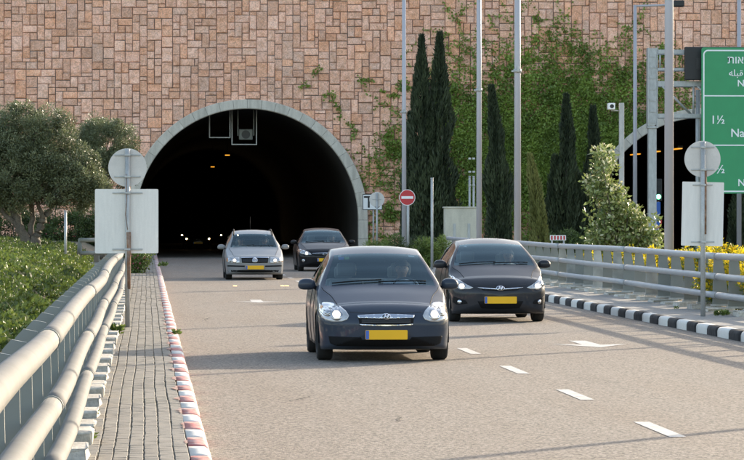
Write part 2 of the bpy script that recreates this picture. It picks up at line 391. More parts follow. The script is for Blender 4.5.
# random ashlar: rectangles packed on a small grid
C = .168; nxc = int((WX_B - WX_A) / C); nzc = int((WTOP + 1.4) / C); Z0 = -1.4
occ = np.zeros((nzc + 6, nxc + 6), bool); rr = random.Random(11)
SZ = [(3, 4)] * 4 + [(3, 3)] * 4 + [(4, 2)] * 8 + [(2, 2)] * 4 + [(2, 3)] * 4 + [(3, 2)] * 5 + [(4, 3)] * 2 + [(2, 4)] * 2 + [(2, 1), (3, 1), (3, 5)]
stones = []
for j in range(nzc):
    i = 0
    while i < nxc:
        if occ[j, i]: i += 1; continue
        gap = 1
        while i + gap < nxc and not occ[j, i + gap] and gap < 5: gap += 1
        for _ in range(14):
            w, h = rr.choice(SZ)
            if w > gap or (gap < 5 and gap - w == 1) or occ[j:j + h, i:i + w].any(): continue
            break
        else: w, h = gap if gap < 4 else 2, 1 if rr.random() < .5 else 2
        if occ[j:j + h, i:i + w].any(): h = 1
        occ[j:j + h, i:i + w] = True
        stones.append((WX_A + i * C, Z0 + j * C, WX_A + (i + w) * C, Z0 + (j + h) * C)); i += w
def clip_poly(poly, n, d):
    out = []
    for a, b in zip(poly, poly[1:] + poly[:1]):
        da = a[0] * n[0] + a[1] * n[1] - d; db = b[0] * n[0] + b[1] * n[1] - d
        if da >= 0: out.append(a)
        if (da >= 0) != (db >= 0):
            t = da / (da - db); out.append((a[0] + (b[0] - a[0]) * t, a[1] + (b[1] - a[1]) * t))
    return out
def stone_poly(s):
    g = .014; x0, z0, x1, z1 = s; j = lambda: rr.uniform(-.008, .008)
    p = [(x0 + g + j(), z0 + g + j()), (x1 - g + j(), z0 + g + j()), (x1 - g + j(), z1 - g + j()), (x0 + g + j(), z1 - g + j())]
    for cx, cz, fl in ARCH:
        mx, mz = (x0 + x1) / 2, (z0 + z1) / 2
        if mz < cz:
            if abs(mx - cx) < RMID - 1.2: return None
            sg = 1 if mx > cx else -1
            if abs(mx - cx) < RMID + .8: p = clip_poly(p, (sg, 0), sg * cx + RMID + .02)
        else:
            dx, dz = mx - cx, mz - cz; r = math.hypot(dx, dz)
            if r < RMID - 1.0: return None
            if r < RMID + .8: n = (dx / r, dz / r); p = clip_poly(p, n, n[0] * cx + n[1] * cz + RMID + .02)
        if len(p) < 3: return None
    ar = abs(sum(a[0] * b[1] - b[0] * a[1] for a, b in zip(p, p[1:] + p[:1]))) / 2
    return (p, ar) if ar > .004 else None
def stone_geo(p, cx, cz):
    n = len(p); prd = rr.uniform(.035, .085); ins = .036
    t = [rr.uniform(-.016, .016) for _ in p]
    V = [(a - cx, 0.0, b - cz) for a, b in p] + [(a - cx, -prd * .55, b - cz) for a, b in p]
    for k, (a, b) in enumerate(p):
        d = math.hypot(a - cx, b - cz) or 1; f = max(0, 1 - ins * 1.4 / d)
        V.append(((a - cx) * f, -prd + t[k], (b - cz) * f))
    Fc = [tuple(range(2 * n, 3 * n))]
    for q in (0, n): Fc += [(q + i, q + (i + 1) % n, q + n + (i + 1) % n, q + n + i) for i in range(n)]
    return V, Fc
polys = []
for s in stones:
    q = stone_poly(s)
    if q: polys.append(q[0:2])
def shown(p):          # bare part of the wall that the photo shows
    x = sum(a for a, b in p) / len(p); z = sum(b for a, b in p) / len(p); s = S_at(x, WALL_Y)
    px = 372 + F * math.tan(math.atan2(x, WALL_Y) - YAW); py = 219 - (z - CAMZ) * s
    return 2 < px < 478 and 2 < py < 96 or 500 < px < 740 and 2 < py < 34
order = sorted(range(len(polys)), key=lambda k: -(polys[k][1] if shown(polys[k][0]) else 0))
single = set(order[:300]); SV, SF, SC = [], [], []
for k, (p, ar) in enumerate(polys):
    cx = sum(a for a, b in p) / len(p); cz = sum(b for a, b in p) / len(p)
    V, Fc = stone_geo(p, cx, cz)
    pal = rr.choice(((1.06, 1.06, 1.05), (1.04, 1.05, 1.06), (1.0, .90, .80), (.98, .85, .74), (.86, .82, .78), (.93, .96, .97), (1.0, .95, .93), (1.0, .97, .94), (.94, .89, .85), (1.03, 1.0, .98))); t = rr.uniform(.88, 1.10) * (1 + .16 * nz(cx * .55, cz * .22, 3) + .08 * nz(cx * .15, cz * .15, 8)); tc_ = (t * pal[0], t * pal[1], t * pal[2], 1)
    if k in single:
        me = bpy.data.meshes.new('stone'); me.from_pydata(V, [], Fc); me.materials.append(M['stone_v'])
        at = me.attributes.new('tint', 'FLOAT_COLOR', 'FACE'); at.data.foreach_set('color', np.array([tc_] * len(Fc), dtype=np.float32).ravel())
        mesh_obj('stone', me, None, wall, (cx, -.001, cz))
    else:
        n0 = len(SV); SV += [(a + cx, b - .001, c + cz) for a, b, c in V]; SF += [tuple(i + n0 for i in f) for f in Fc]
        SC += [tc_] * len(Fc)
me = bpy.data.meshes.new('stone_field'); me.from_pydata(SV, [], SF); me.materials.append(M['stone_v'])
at = me.attributes.new('tint', 'FLOAT_COLOR', 'FACE'); at.data.foreach_set('color', np.array(SC, dtype=np.float32).ravel())
o = mesh_obj('stone_field', me, None, wall); o['kind'] = 'stuff'

def arch_path(cx, cz, fl, r, n):
    pts = [(cx - r, fl - .1)] + [(cx - r * math.cos(math.pi * k / n), cz + r * math.sin(math.pi * k / n)) for k in range(n + 1)] + [(cx + r, fl - .1)]
    return pts
def portal(name, label, cx, cz, fl):
    root = thing(name, label, 'tunnel portal', (cx, WALL_Y, fl))
    nb = 26; segs = []
    for k in range(nb):
        a0, a1 = math.pi * k / nb, math.pi * (k + 1) / nb; e = .0010
        bm = BM(); sub = 4; ring = []
        yf = -.36 + rr.uniform(-.008, .008)
        for q in range(sub + 1):
            a = a0 + e + (a1 - a0 - 2 * e) * q / sub
            ring.append([bm.verts.new((-r * math.cos(a), yy, cz - fl + r * math.sin(a))) for r, yy in ((RIN, .25), (RIN, yf + .03), (RIN + .03, yf), (ROUT - .03, yf), (ROUT, yf + .03), (ROUT, .0))])
        for A_, B_ in zip(ring, ring[1:]):
            for i in range(5): bm.faces.new((A_[i], A_[i + 1], B_[i + 1], B_[i]))
        bm.faces.new(ring[0]); bm.faces.new(ring[-1][::-1])
        bmesh.ops.recalc_face_normals(bm, faces=bm.faces)
        bobj('portal_block', bm, M['concrete'], root)
    for sg in (-1, 1):
        for z0, z1 in ((-.1, (cz - fl) / 2), ((cz - fl) / 2 + .006, cz - fl - .006)):
            bm = BM(); a, b = sorted((sg * RIN, sg * ROUT)); box(bm, a, b, -.36, .2, z0, z1, .02); bobj('portal_block', bm, M['concrete'], root)
    return root
portal('tunnel_portal', 'pale concrete arch rim of the big tunnel mouth the cars come out of', *ARCH[0])
portal('tunnel_portal', 'pale concrete arch rim of the partly hidden tunnel mouth at right', *ARCH[1])
def lining(name, label, cx, cz, fl, m, y1=332):
    root = thing(name, label, None, (cx, WALL_Y, fl)); root['kind'] = 'structure'
    P = arch_path(0, cz - fl, 0, RIN + .06, 28); n = len(P); vs = []; fs = []; ys = [.12, 4, 10, 20, 40, 80, y1 - WALL_Y]
    for yy in ys: vs += [(a, yy, b) for a, b in P]
    for j in range(len(ys) - 1):
        fs += [(j * n + i, j * n + i + 1, (j + 1) * n + i + 1, (j + 1) * n + i) for i in range(n - 1)]
    fs.append(tuple((len(ys) - 1) * n + i for i in range(n)))
    pyobj('vault', vs, fs, m, root, True)
    return root
lining('tunnel_lining', 'dark vault inside the big tunnel', *ARCH[0], M['lining'])
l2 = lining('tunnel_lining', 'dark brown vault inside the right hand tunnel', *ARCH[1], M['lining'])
for sg in (-1, 1):
    boxo('wall_panel', *sorted((sg * (RIN - .02), sg * (RIN + .03))), .3, 120, 0.0, 2.35, M['lining2'], l2)
hv = [(-200, WALL_Y + .5, WTOP + .1), (200, WALL_Y + .5, WTOP + .1), (200, 260, 24), (-200, 260, 24), (-200, 700, 34), (200, 700, 34), (420, WALL_Y + .5, -1.3), (420, 700, -1.3), (-420, WALL_Y + .5, -1.3), (-420, 700, -1.3)]
h = pyobj('hill', hv, [(0, 1, 2, 3), (3, 2, 5, 4), (1, 6, 7, 5, 2), (0, 3, 4, 9, 8)], M['hill']); tag(h, 'unseen scrub covered hill above the stone wall, added to shade it', None, None, 'structure')  # out of view, put in to keep sun off the wall and vaults
# lamps in the vaults
for k, (tx, ys, z, where) in enumerate(((4.62, (196, 240), 5.45, 'big tunnel'), (X_at(703, 157.0), (165, 172, 179, 186, 193), 5.2, 'right hand tunnel'))):
    for q, yy in enumerate(ys):
        t = thing('tunnel_lamp', (('nearer','farther')[q] + ' amber ceiling lamp glowing deep in the big tunnel' if k == 0 else ('nearest', 'second', 'third', 'fourth', 'farthest')[q] + ' amber tube lamp in the line inside the right hand tunnel'), 'lamp', (tx, yy, z), 0, 'amber lamps in the ' + where)
        hw, hl = ((.13, .4) if k == 0 else (.10, 1.3))
        boxo('housing', -hw - .03, hw + .03, -hl, hl, .05, .16, M['black'], t); boxo('diffuser', -hw, hw, -hl + .03, hl - .03, 0, .049, M['amber'], t)
        tubeo('hanger', [(0, 0, .16), (0, 0, 1.5)], .02, M['black'], t, 6)
# ------------------------------------------------------------------ railings
RAILS = ((1.15, .060), (.785, .057), (.455, .057))
def railing(name, label, X, side, y0, n, sp, rail_m, fin_m, pale=(), parent_loc=None, straight=True, wav=.012, zb=.15, joint=7, ext=.8):
    """side = -1: fins lean away to the left of the rails, +1: to the right"""
    root = thing(name, label, 'railing', (X, y0, 0))
    s = side
    prof = [(s * .00, .26), (s * .02, 1.10), (s * .045, 1.185), (s * .12, 1.20), (s * .165, 1.15), (s * .225, .80), (s * .275, .5), (s * .30, .26)]
    bm = BM(); polyprism(bm, prof, -.018, .018); bmesh.ops.recalc_face_normals(bm, faces=bm.faces)
    fin_me = bm_mesh(bm, 'fin', m=fin_m)
    fin_pale = fin_me.copy(); fin_pale.materials.clear(); fin_pale.materials.append(M['fin_pale'])
    feet = []
    for k in range(4):
        bm = BM(); box(bm, *sorted((s * -.15, s * .36)), -.30, .30, .13, .205 + .014 * k, .02)
        for v in bm.verts: v.co += Vector((random.uniform(-.016, .016), random.uniform(-.02, .02), random.uniform(-.008, .008)))
        feet.append(bm_mesh(bm, 'foot_block', m=M['block']))
    bm = BM(); box(bm, *sorted((s * -.02, s * .32)), -.07, .07, .24, .275); pl_me = bm_mesh(bm, 'base_plate', m=M['galv'])
    for k in range(n):
        f = mesh_obj('fin', fin_pale if k in pale else fin_me, None, root, (0, k * sp, 0))
        mesh_obj('foot_block', feet[k % 4], None, root, (0, k * sp, 0)); mesh_obj('base_plate', pl_me, None, root, (0, k * sp, 0))
    L = (n - 1) * sp
    wv = lambda y, q: (wav * nz(y * .11, q * 3.3, 1.7), 0, wav * 1.6 * nz(y * .09, q * 2.7, 6.1) + (.08 * (1 - smooth(11, 23, y)) if wav > .02 else 0))
    for q, (z, r) in enumerate(RAILS):
        a = -ext
        while a < L + ext * .6:
            b = min(a + sp * joint, L + ext)
            pts = []; m_ = max(4, int((b - a) / .8))
            for i in range(m_ + 1):
                yy = a + (b - a) * i / m_; w = wv(yy + y0, q); pts.append((s * -.045 + w[0], yy, z + w[2]))
            ro = tubeo('rail', pts, r, rail_m, root, 16)
            if b < L:
                w = wv(b + y0, q); tubeo('joint_sleeve', [(s * -.045 + w[0], b - .016, z + w[2]), (s * -.045 + w[0], b + .016, z + w[2])], r + .006, fin_m, root, 16)
            a = b
    return root
railing('railing', 'cream three pipe railing along the brick walkway', -.555, -1, 7.2, 47, 1.64, M['rail_paint'], M['fin'], wav=.03)
railing('railing', 'three pipe railing, blue grey shade in its colour, along the walkway with the black and white kerb', 10.12, 1, 26.0, 54, 1.64, M['rail_shade'], M['fin'], pale={26, 29, 31, 34, 35}, wav=.012)
# short return of the same railing in the shade left of the walkway
rt = railing('railing', 'short dark railing end behind the square sign beside the olive tree', -1.25, -1, 84.0, 3, .6, M['fin'], M['fin'], wav=.0, ext=.12)
rt.rotation_euler = (0, 0, R(-55)); rt.location = (-1.85, 97, .05)

# ------------------------------------------------------------------ signs on posts
def clamp(root, x, z, w, yb):
    bm = BM(); box(bm, x - w, x + w, yb - .012, yb, z - .012, z + .012, .003); o = bobj('bracket', bm, M['galv'], root)
    bm = BM(); box(bm, x - .045, x + .045, yb - .10, yb - .004, z - .016, z + .016, .006); bobj('post_clip', bm, M['galv'], o)
# left: disc over square plate, both seen from behind
Y = 52.0; X = X_at(127.5, Y); S = S_at(X, Y)
t = thing('road_sign', 'back of a round and a square sign on a rusty post in the brick walkway', 'road sign', (X, Y, .15))
tubeo('post', [(0, 0, 0), (0, 0, Z_at(149, X, Y) - .15)], .038, M['galv'], t, 16)
zc = Z_at(167.5, X, Y) - .15
bm = BM(); disc(bm, (0, .05, zc), 19.2 / S, .012, 56); bobj('round_plate', bm, M['alu_warm'], t)
bm = BM(); disc(bm, (0, .0635, zc), 18.6 / S, .003, 56); bobj('round_face', bm, M['sign_white'], t)
x0, x1 = (95 - 127.5) / S, (158.3 - 127.5) / S; z1, z0 = Z_at(189, X, Y) - .15, Z_at(253.3, X, Y) - .15
bm = BM(); polyprism(bm, rrect(x0, x1, z0, z1, .02), .05, .064); bobj('square_plate', bm, M['alu'], t)
for z, w in ((zc + .19, .2), (zc - .14, .2), (z1 - .06, .23), (z0 + .06, .23)): clamp(t, 0, z, w, .046)
tubeo('rust_sleeve', [(.012, -.004, Z_at(289, X, Y) - .15), (.012, -.006, Z_at(232, X, Y) - .15)], [.036, .041], M['rust'], t, 12)
tubeo('cable', [(-.02, -.042, zc - .1), (-.015, -.045, zc - .5), (-.03, -.043, zc - .72), (.0, -.045, zc - .95)], .006, M['rust'], t, 6)
# right: disc over a tall plate
Y = 57.2; X = X_at(703, Y); S = S_at(X, Y)
t = thing('road_sign', 'back of a round sign above a tall plate on the right walkway post', 'road sign', (X, Y, .15))
tubeo('post', [(0, 0, 0), (0, 0, Z_at(142, X, Y) - .15)], .042, M['galv'], t, 16)
zc = Z_at(159, X, Y) - .15
bm = BM(); disc(bm, (0, .05, zc), 18.2 / S, .012, 56); bobj('round_plate', bm, M['alu_warm'], t)
bm = BM(); disc(bm, (0, .0635, zc), 17.6 / S, .003, 56); bobj('round_face', bm, M['sign_white'], t)
x0, x1 = (680 - 703) / S, (722 - 703) / S; z1, z0 = Z_at(182, X, Y) - .15, Z_at(246, X, Y) - .15
bm = BM(); polyprism(bm, rrect(x0, x1, z0, z1, .015), .05, .064); o = bobj('tall_plate', bm, M['alu'], t); o.rotation_euler = (0, R(1.2), 0)
for z, w in ((zc + .2, .2), (zc - .18, .2), (z1 - .05, .17), (z0 + .07, .2)): clamp(t, 0, z, w, .046)
tubeo('rust_strip', [(.035, -.02, z0 + .2), (.04, -.02, zc - .2)], .022, M['rust'], t, 8)
# small disc from behind, in front of the T plate
Y = 146.0; X = X_at(377, Y); S = S_at(X, Y)
t = thing('road_sign', 'small pale round sign seen from behind beside the big arch', 'road sign', (X, Y, .1))
tubeo('post', [(0, 0, 0), (0, 0, Z_at(193, X, Y) - .1)], .045, M['galv'], t, 10)
bm = BM(); disc(bm, (0, .05, Z_at(199.5, X, Y) - .1), 7.6 / S, .015, 40); bobj('round_plate', bm, M['alu_warm'], t)
clamp(t, 0, Z_at(199.5, X, Y) - .1, .2, .046)
# T plate on the portal
Y = 153.0; X = X_at(362.5, Y); S = S_at(X, Y); zt, zb = Z_at(194, X, Y), Z_at(210, X, Y); w = 20 / S
t = thing('tunnel_number_plate', 'white plate with black tunnel number beside the big arch', 'sign', (X, Y, zb))
boxo('plate', 0, w, 0, .03, 0, zt - zb, M['sign_white'], t)
bm = BM()
for a, b, c, d in ((0, w, 0, .03), (0, w, zt - zb - .03, zt - zb), (0, .03, .031, zt - zb - .031), (w - .03, w, .031, zt - zb - .031)): box(bm, a, b, -.006, -.001, c, d)
bobj('border', bm, M['black'], t)
text_obj('T3', .74, M['black'], t, .06, -.004, .115)
tubeo('post', [(w * .55, .06, -zb + .05), (w * .55, .06, zt - zb)], .04, M['galv'], t, 8)
# no entry
Y = 134.0; X = X_at(407.3, Y); S = S_at(X, Y)
t = thing('road_sign', 'red round no entry sign with a white bar on a grey post', 'road sign', (X, Y, .1))
tubeo('post', [(.03, .06, 0), (.03, .06, Z_at(190, X, Y) - .1)], .055, M['galv'], t, 10)
zc = Z_at(197.5, X, Y) - .1; r = 8.0 / S
bm = BM(); disc(bm, (0, 0, zc), r, .012, 48); bobj('round_plate', bm, M['sign_white'], t)
bm = BM(); disc(bm, (0, -.005, zc), r * .93, .004, 48); bobj('red_face', bm, M['sign_red'], t)
boxo('white_bar', -r * .74, r * .74, -.010, -.006, zc - r * .16, zc + r * .16, M['sign_white'], t)

# ------------------------------------------------------------------ lamp posts
def lamp_post(px, Y, r, label, clampy=None, h=12.0, X=None, arm=-1.6):
    X = X_at(px, Y) if X is None else X
    t = thing('lamp_post', label, 'lamp post', (X, Y, .05), 0, 'tall lamp posts beside the right railing')
    tubeo('pole', [(0, 0, .02), (0, 0, h)], [r, r * .8], M['pole'], t, 18)
    bm = BM(); box(bm, -.2, .2, -.2, .2, 0, .03, .005); bobj('base_plate', bm, M['galv'], t)
    tubeo('arm', [(0, 0, h - .05), (arm * .4, 0, h + .22), (arm, 0, h + .3)], .04, M['pole'], t, 10)
    bm = BM(); box(bm, *sorted((arm - .55, arm + .05)), -.15, .15, h + .24, h + .38, .04); bobj('lantern', bm, M['dark'], t)
    if clampy:
        z = Z_at(clampy, X, Y) - .05
        tubeo('band_clamp', [(0, 0, z - .05), (0, 0, z + .05)], r + .012, M['galv'], t, 18)
        bm = BM(); box(bm, -.03, .03, -r - .06, -r, z - .03, z + .12, .005); bobj('bracket', bm, M['galv'], t)
        bm = BM(); box(bm, -r - .07, -r + .01, -.03, .03, z - .03, z + .02, .005); bobj('bracket', bm, M['galv'], t)
lamp_post(404, 137.6, .096, 'lilac grey lamp post rising behind the no entry sign', 112)
lamp_post(479, 106.5, .088, 'lilac grey lamp post just right of the beige cabinet', 90)
lamp_post(517.5, 95.0, .099, 'lilac grey lamp post at the far end of the right railing', 71)
lamp_post(669, 67.7, .097, 'thick lilac grey lamp post left of the green sign', None, arm=1.6)
lamp_post(0, 52.0, .085, 'lamp post outside the right edge that throws a thin shadow over the road', None, X=10.9, arm=1.6)
lamp_post(0, 36.0, .085, 'nearest lamp post outside the right edge whose shadow crosses the foreground', None, X=10.9, arm=1.6)
# lamp mast of the far carriageway with a long arm
Y = 146.0; X = X_at(635, Y); zt = Z_at(5, X, Y)
t = thing('lamp_mast', 'slim lamp mast with long level arm in front of the right hand tunnel', 'lamp post', (X, Y, -1.1))
tubeo('pole', [(0, 0, 0), (0, 0, zt + 1.1)], [.1, .075], M['pole'], t, 14)
xe = X_at(681, Y) - X; tubeo('arm', [(0, 0, zt + 1.05), (xe, 0, zt + 1.12)], .045, M['pole'], t, 10)
bm = BM(); box(bm, xe - .35, xe + .12, -.2, .2, zt + 1.02, zt + 1.3, .05); bobj('lantern', bm, M['black'], t)
Y = 120.0; X = X_at(739, Y)
t = thing('lamp_mast', 'lamp mast whose top shows above the green sign', 'lamp post', (X, Y + 26, -1.1))
tubeo('pole', [(0, 0, 0), (0, 0, 13.5)], [.11, .085], M['pole'], t, 14); t.location.x = X_at(739, Y + 26)
tubeo('arm', [(0, 0, 13.4), (1.6, 0, 13.7)], .045, M['pole'], t, 10)
# camera post
Y = 100.0; X = X_at(621.5, Y); zt = Z_at(103, X, Y)
t = thing('camera_post', 'square grey post carrying a small camera box behind the pale shrub', 'camera post', (X, Y, .05))
bm = BM(); box(bm, -.07, .07, -.07, .07, 0, zt - .05, .01); bobj('post', bm, M['galv'], t)
zc = Z_at(108, X, Y) - .05; xc = (611 - 621.5) / S_at(X, Y)
tubeo('bracket', [(-.05, 0, zc - .08), (xc, 0, zc - .08)], .02, M['galv'], t, 8)
bm = BM(); box(bm, xc - .10, xc + .10, -.18, .12, zc - .05, zc + .14, .02); o = bobj('camera_box', bm, M['sign_white'], t)
bm = BM(); disc(bm, (xc, -.186, zc + .045), .06, .008, 20); bobj('lens', bm, M['black'], o)
# thin posts
def thin_post(px, py, Y, r, label, zb=.05):
    X = X_at(px, Y); t = thing('steel_post', label, 'post', (X, Y, zb)); z = Z_at(py, X, Y) - zb
    tubeo('post', [(0, 0, 0), (0, 0, z)], r, M['galv'], t, 10); tubeo('cap', [(0, 0, z + .001), (0, 0, z + .04)], r * 1.15, M['galv'], t, 10)
    return t
thin_post(432, 179, 112.0, .045, 'thin galvanised post in front of the two tall cypresses')
thin_post(65.5, 212, 88.0, .035, 'thin grey post standing beside the olive tree trunk', .6)
for px, lb in ((469.6, 'left of two short posts rising behind the beige cabinet'), (473.6, 'right of two short posts rising behind the beige cabinet')):
    t = thin_post(px, 177, 128.0, .04, lb)
    for z in (4.0, 4.5, 5.0): boxo('rung_clip', -.05, .05, -.06, -.041, z - 1, z - .93, M['galv'], t)
# cabinet
Y = 124.0; X = X_at(445, Y); S = S_at(X, Y); w = 32 / S; zt = Z_at(208, X, Y)
t = thing('utility_cabinet', 'beige concrete cabinet with two dark slots right of the cypresses', 'cabinet', (X, Y, .05))
bm = BM(); box(bm, 0, w, 0, .6, 0, zt - .05, .02); bobj('body', bm, M['beige'], t)
for a in (9.5, 24):
    bm = BM(); box(bm, a / S - .05, a / S + .05, -.012, -.001, zt - .05 - 32 / S, zt - .05 - 15.5 / S, .003); bobj('slot', bm, M['galv'], t)
boxo('lid', -.04, w + .04, -.04, .64, zt - .049, zt + .0, M['beige'], t)
# red and white barrier board
Y = 118.0; X = X_at(558, Y); S = S_at(X, Y); z0, z1 = Z_at(240.3, X, Y), Z_at(235.2, X, Y)
t = thing('barrier_board', 'low white and red barrier board in front of the cypress row', 'barrier', (X, Y, .05))
boxo('board', -8 / S, 8 / S, 0, .03, z0 - .05, z1 - .05, M['sign_white'], t)
for k in range(5): boxo('red_block', (-7 + 3.1 * k) / S, (-5.4 + 3.1 * k) / S, -.008, -.002, z0 + .02 - .05, z1 - .02 - .05, M['sign_red'], t)
for a in (-6, 6): tubeo('leg', [(a / S, .04, 0), (a / S, .04, z1 - .06)], .03, M['galv'], t, 8)

# ------------------------------------------------------------------ gantry with the green sign
Y = 138.0; XG = X_at(652, Y); S = S_at(XG, Y)
t = thing('sign_gantry', 'galvanised lattice gantry carrying the green direction sign', 'gantry', (XG, Y, -1.15))
zr = lambda py: Z_at(py, XG, Y) + 1.15
bm = BM(); box(bm, -4.1 / S, 4.1 / S, -.16, .16, 0, zr(126), .02); bobj('lower_column', bm, M['galv'], t)
bm = BM()
for a in (-5.0, 3.6):
    box(bm, a / S, (a + 1.4) / S, -.22, .22, zr(126) + .002, zr(48), .01)
bobj('upper_column', bm, M['galv'], t)
bm = BM(); box(bm, -3.55 / S, 3.55 / S, -.205, -.19, zr(125), zr(48.5)); bobj('column_face', bm, M['galv'], t)
for k in range(7):
    z = zr(122 - 11 * k); boxo('rung', -3.4 / S, 3.4 / S, -.23, -.206, z - .05, z + .05, M['galv'], t)
boxo('column_cap', -5.3 / S, 5.3 / S, -.25, .25, zr(126.5) - .07, zr(126.5) + .0, M['galv'], t)
XE = 8.5
for yy in (-.2, .75):
    for py, h in ((52, .085), (69.5, .05), (84, .11), (116, .085)):
        bm = BM(); box(bm, 5.1 / S, XE, yy - .05, yy + .05, zr(py) - h, zr(py) + h, .01); bobj('beam', bm, M['galv'], t)
for k in range(6):
    a = .3 + 1.45 * k
    tubeo('diagonal', [(a, -.2, zr(84)), (a + 1.3, -.2, zr(115))], .05, M['galv'], t, 8)
    tubeo('strut', [(a + 1.38, -.2, zr(116)), (a + 1.38, -.2, zr(84))], .05, M['galv'], t, 8)
    tubeo('strut', [(a, -.2, zr(52)), (a, -.2, zr(69))], .035, M['galv'], t, 8)
tubeo('lower_post', [(46 / S, -.1, 0.0), (46 / S, -.1, zr(90))], .10, M['galv'], t, 10)
# black message board
xs0 = X_at(685, Y - .5)
t = thing('message_board', 'black electronic message board tucked behind the green sign', 'message board', (xs0, Y - .55, Z_at(80.5, xs0, Y)))
h = 33 / S
bm = BM(); box(bm, 0, 7.2, 0, .3, 0, h, .03); bobj('housing', bm, M['black'], t)
boxo('hatch', .45, .9, -.02, -.001, h * .33, h * .66, M['dark'], t)
# the green sign, built at its real size and running on past the frame
YS = Y - .95; x0 = X_at(701.5, YS); S = S_at(x0, YS); zb = Z_at(193.5, x0, YS); zt = Z_at(47.5, x0, YS); Wd = 5.6; H = zt - zb
t = thing('direction_sign', 'big green direction sign with white border and white Hebrew, Arabic and Latin lettering', 'road sign', (x0, YS, zb))
bm = BM(); polyprism(bm, rrect(0, Wd, 0, H, .10), 0, .08); bobj('board', bm, M['sign_green'], t)
def frame(name, xa, xb, za, zb_, r, w, y=-.006):
    bm = BM(); o = rrect(xa, xb, za, zb_, r); i = rrect(xa + w, xb - w, za + w, zb_ - w, max(.01, r - w)); n = len(o)
    a = [bm.verts.new((p[0], y, p[1])) for p in o]; b = [bm.verts.new((p[0], y, p[1])) for p in i]
    for k in range(n): bm.faces.new((a[k], a[(k + 1) % n], b[(k + 1) % n], b[k]))
    g_ = bmesh.ops.extrude_face_region(bm, geom=bm.faces[:]); bmesh.ops.translate(bm, vec=(0, .004, 0), verts=[v for v in g_['geom'] if isinstance(v, bmesh.types.BMVert)])
    bmesh.ops.recalc_face_normals(bm, faces=bm.faces); return bobj(name, bm, M['sign_white'], t)
ey = lambda py: (193.5 - py) / S
frame('border', 1.6 / S, Wd - .07, ey(192.0), ey(49.8), .2, .055)
for py in (95.8, 145.2): boxo('divider', 2.7 / S, Wd - .12, -.007, -.002, ey(py) - .024, ey(py) + .024, M['sign_white'], t)
def lett(s, px, py, hpx, **k): return text_obj(s, hpx / S / .70, M['sign_white'], t, (px - 701.5) / S, -.005, ey(py), **k)
lett('\u05ea\u05d5\u05d0', 727.6, 63.3, 7.6); lett('\ufeea\ufee0\ufe92\ufed8', 729.0, 76.0, 6.4); lett('N', 737.5, 86.3, 6.6)
lett('1\u00bd', 710.5, 123.5, 8.0); lett('Na', 730.8, 136.8, 8.2)
lett('1\u00bd', 710.5, 173.0, 8.0); lett('N', 738.0, 186.0, 7.0)
bm = BM()
for z in (.5, 1.6, 2.8, 4.0, 5.2): box(bm, .1, Wd - .1, .082, .14, z, z + .08)
bobj('back_rail', bm, M['galv'], t)
# signs and signal deeper by the right hand tunnel
Y = 148.0; X = X_at(655, Y); S = S_at(X, Y)
t = thing('road_sign', 'blue plate and red ringed blue disc on a post before the right hand tunnel', 'road sign', (X, Y, -1.15))
tubeo('post', [(0, .06, 0), (0, .06, Z_at(200, X, Y) + 1.15)], .05, M['galv'], t, 8)
boxo('blue_plate', -5 / S, 5.5 / S, 0, .02, Z_at(214, X, Y) + 1.15, Z_at(202, X, Y) + 1.15, M['sign_blue'], t)
zc = Z_at(222, X, Y) + 1.15
bm = BM(); disc(bm, (.0, 0, zc), 7.0 / S, .02, 36); bobj('red_ring', bm, M['sign_red'], t)
bm = BM(); disc(bm, (.0, -.006, zc), 5.4 / S, .005, 36); bobj('blue_disc', bm, M['sign_blue'], t)
Y = 150.0; X = X_at(658.5, Y); S = S_at(X, Y); zc = Z_at(190, X, Y) + 1.15
t = thing('traffic_light', 'black traffic light showing green before the right hand tunnel', 'traffic light', (X, Y, -1.15))
tubeo('post', [(0, .1, 0), (0, .1, zc - .5)], .05, M['galv'], t, 8)
bm = BM(); box(bm, -.16, .16, 0, .2, zc - .5, zc + .5, .03); o = bobj('housing', bm, M['black'], t)
for k, m_ in enumerate((emit('green_signal', (.05, 1, .45), 2.0), M['dark'], M['dark'])):
    bm = BM(); disc(bm, (0, -.012, zc - .3 + .3 * k), .11, .01, 20); bobj('lens', bm, m_, t)
# frames hung under the crown of the big arch
def hang_frame(label, px0, px1, py0, py1, Y, lamp):
    X = X_at(px0, Y); S = S_at(X, Y); w = (px1 - px0) / S; z0, z1 = Z_at(py1, X, Y), Z_at(py0, X, Y)
    t = thing('hanging_frame', label, 'signal frame', (X, Y, z0)); h = z1 - z0; b = .05
    for a in (0, w - b): boxo('upright', a, a + b, 0, .08, b + .001, h + .5, M['galv'], t)
    boxo('crossbar', 0, w, -.003, .083, 0, b, M['galv'], t)
    if lamp:
        for a in (w * .24, w * .86): boxo('inner_upright', a, a + .05, .3, .36, .45, h + .45, M['fin'], t)
        bm = BM(); box(bm, w * .3, w * .84, .25, .6, .25, .75, .04); o = bobj('fan_box', bm, M['fin'], t)
        bm = BM(); disc(bm, (w * .57, .23, .5), .2, .015, 20); bobj('fan_grille', bm, M['dark'], o)
    return t
hang_frame('plain steel frame hanging left under the crown of the big arch', 209, 230.5, 112, 138, 159.5, False)
hang_frame('steel frame with a fan box hanging right under the crown of the big arch', 231.5, 257, 112, 145, 159.5, True)
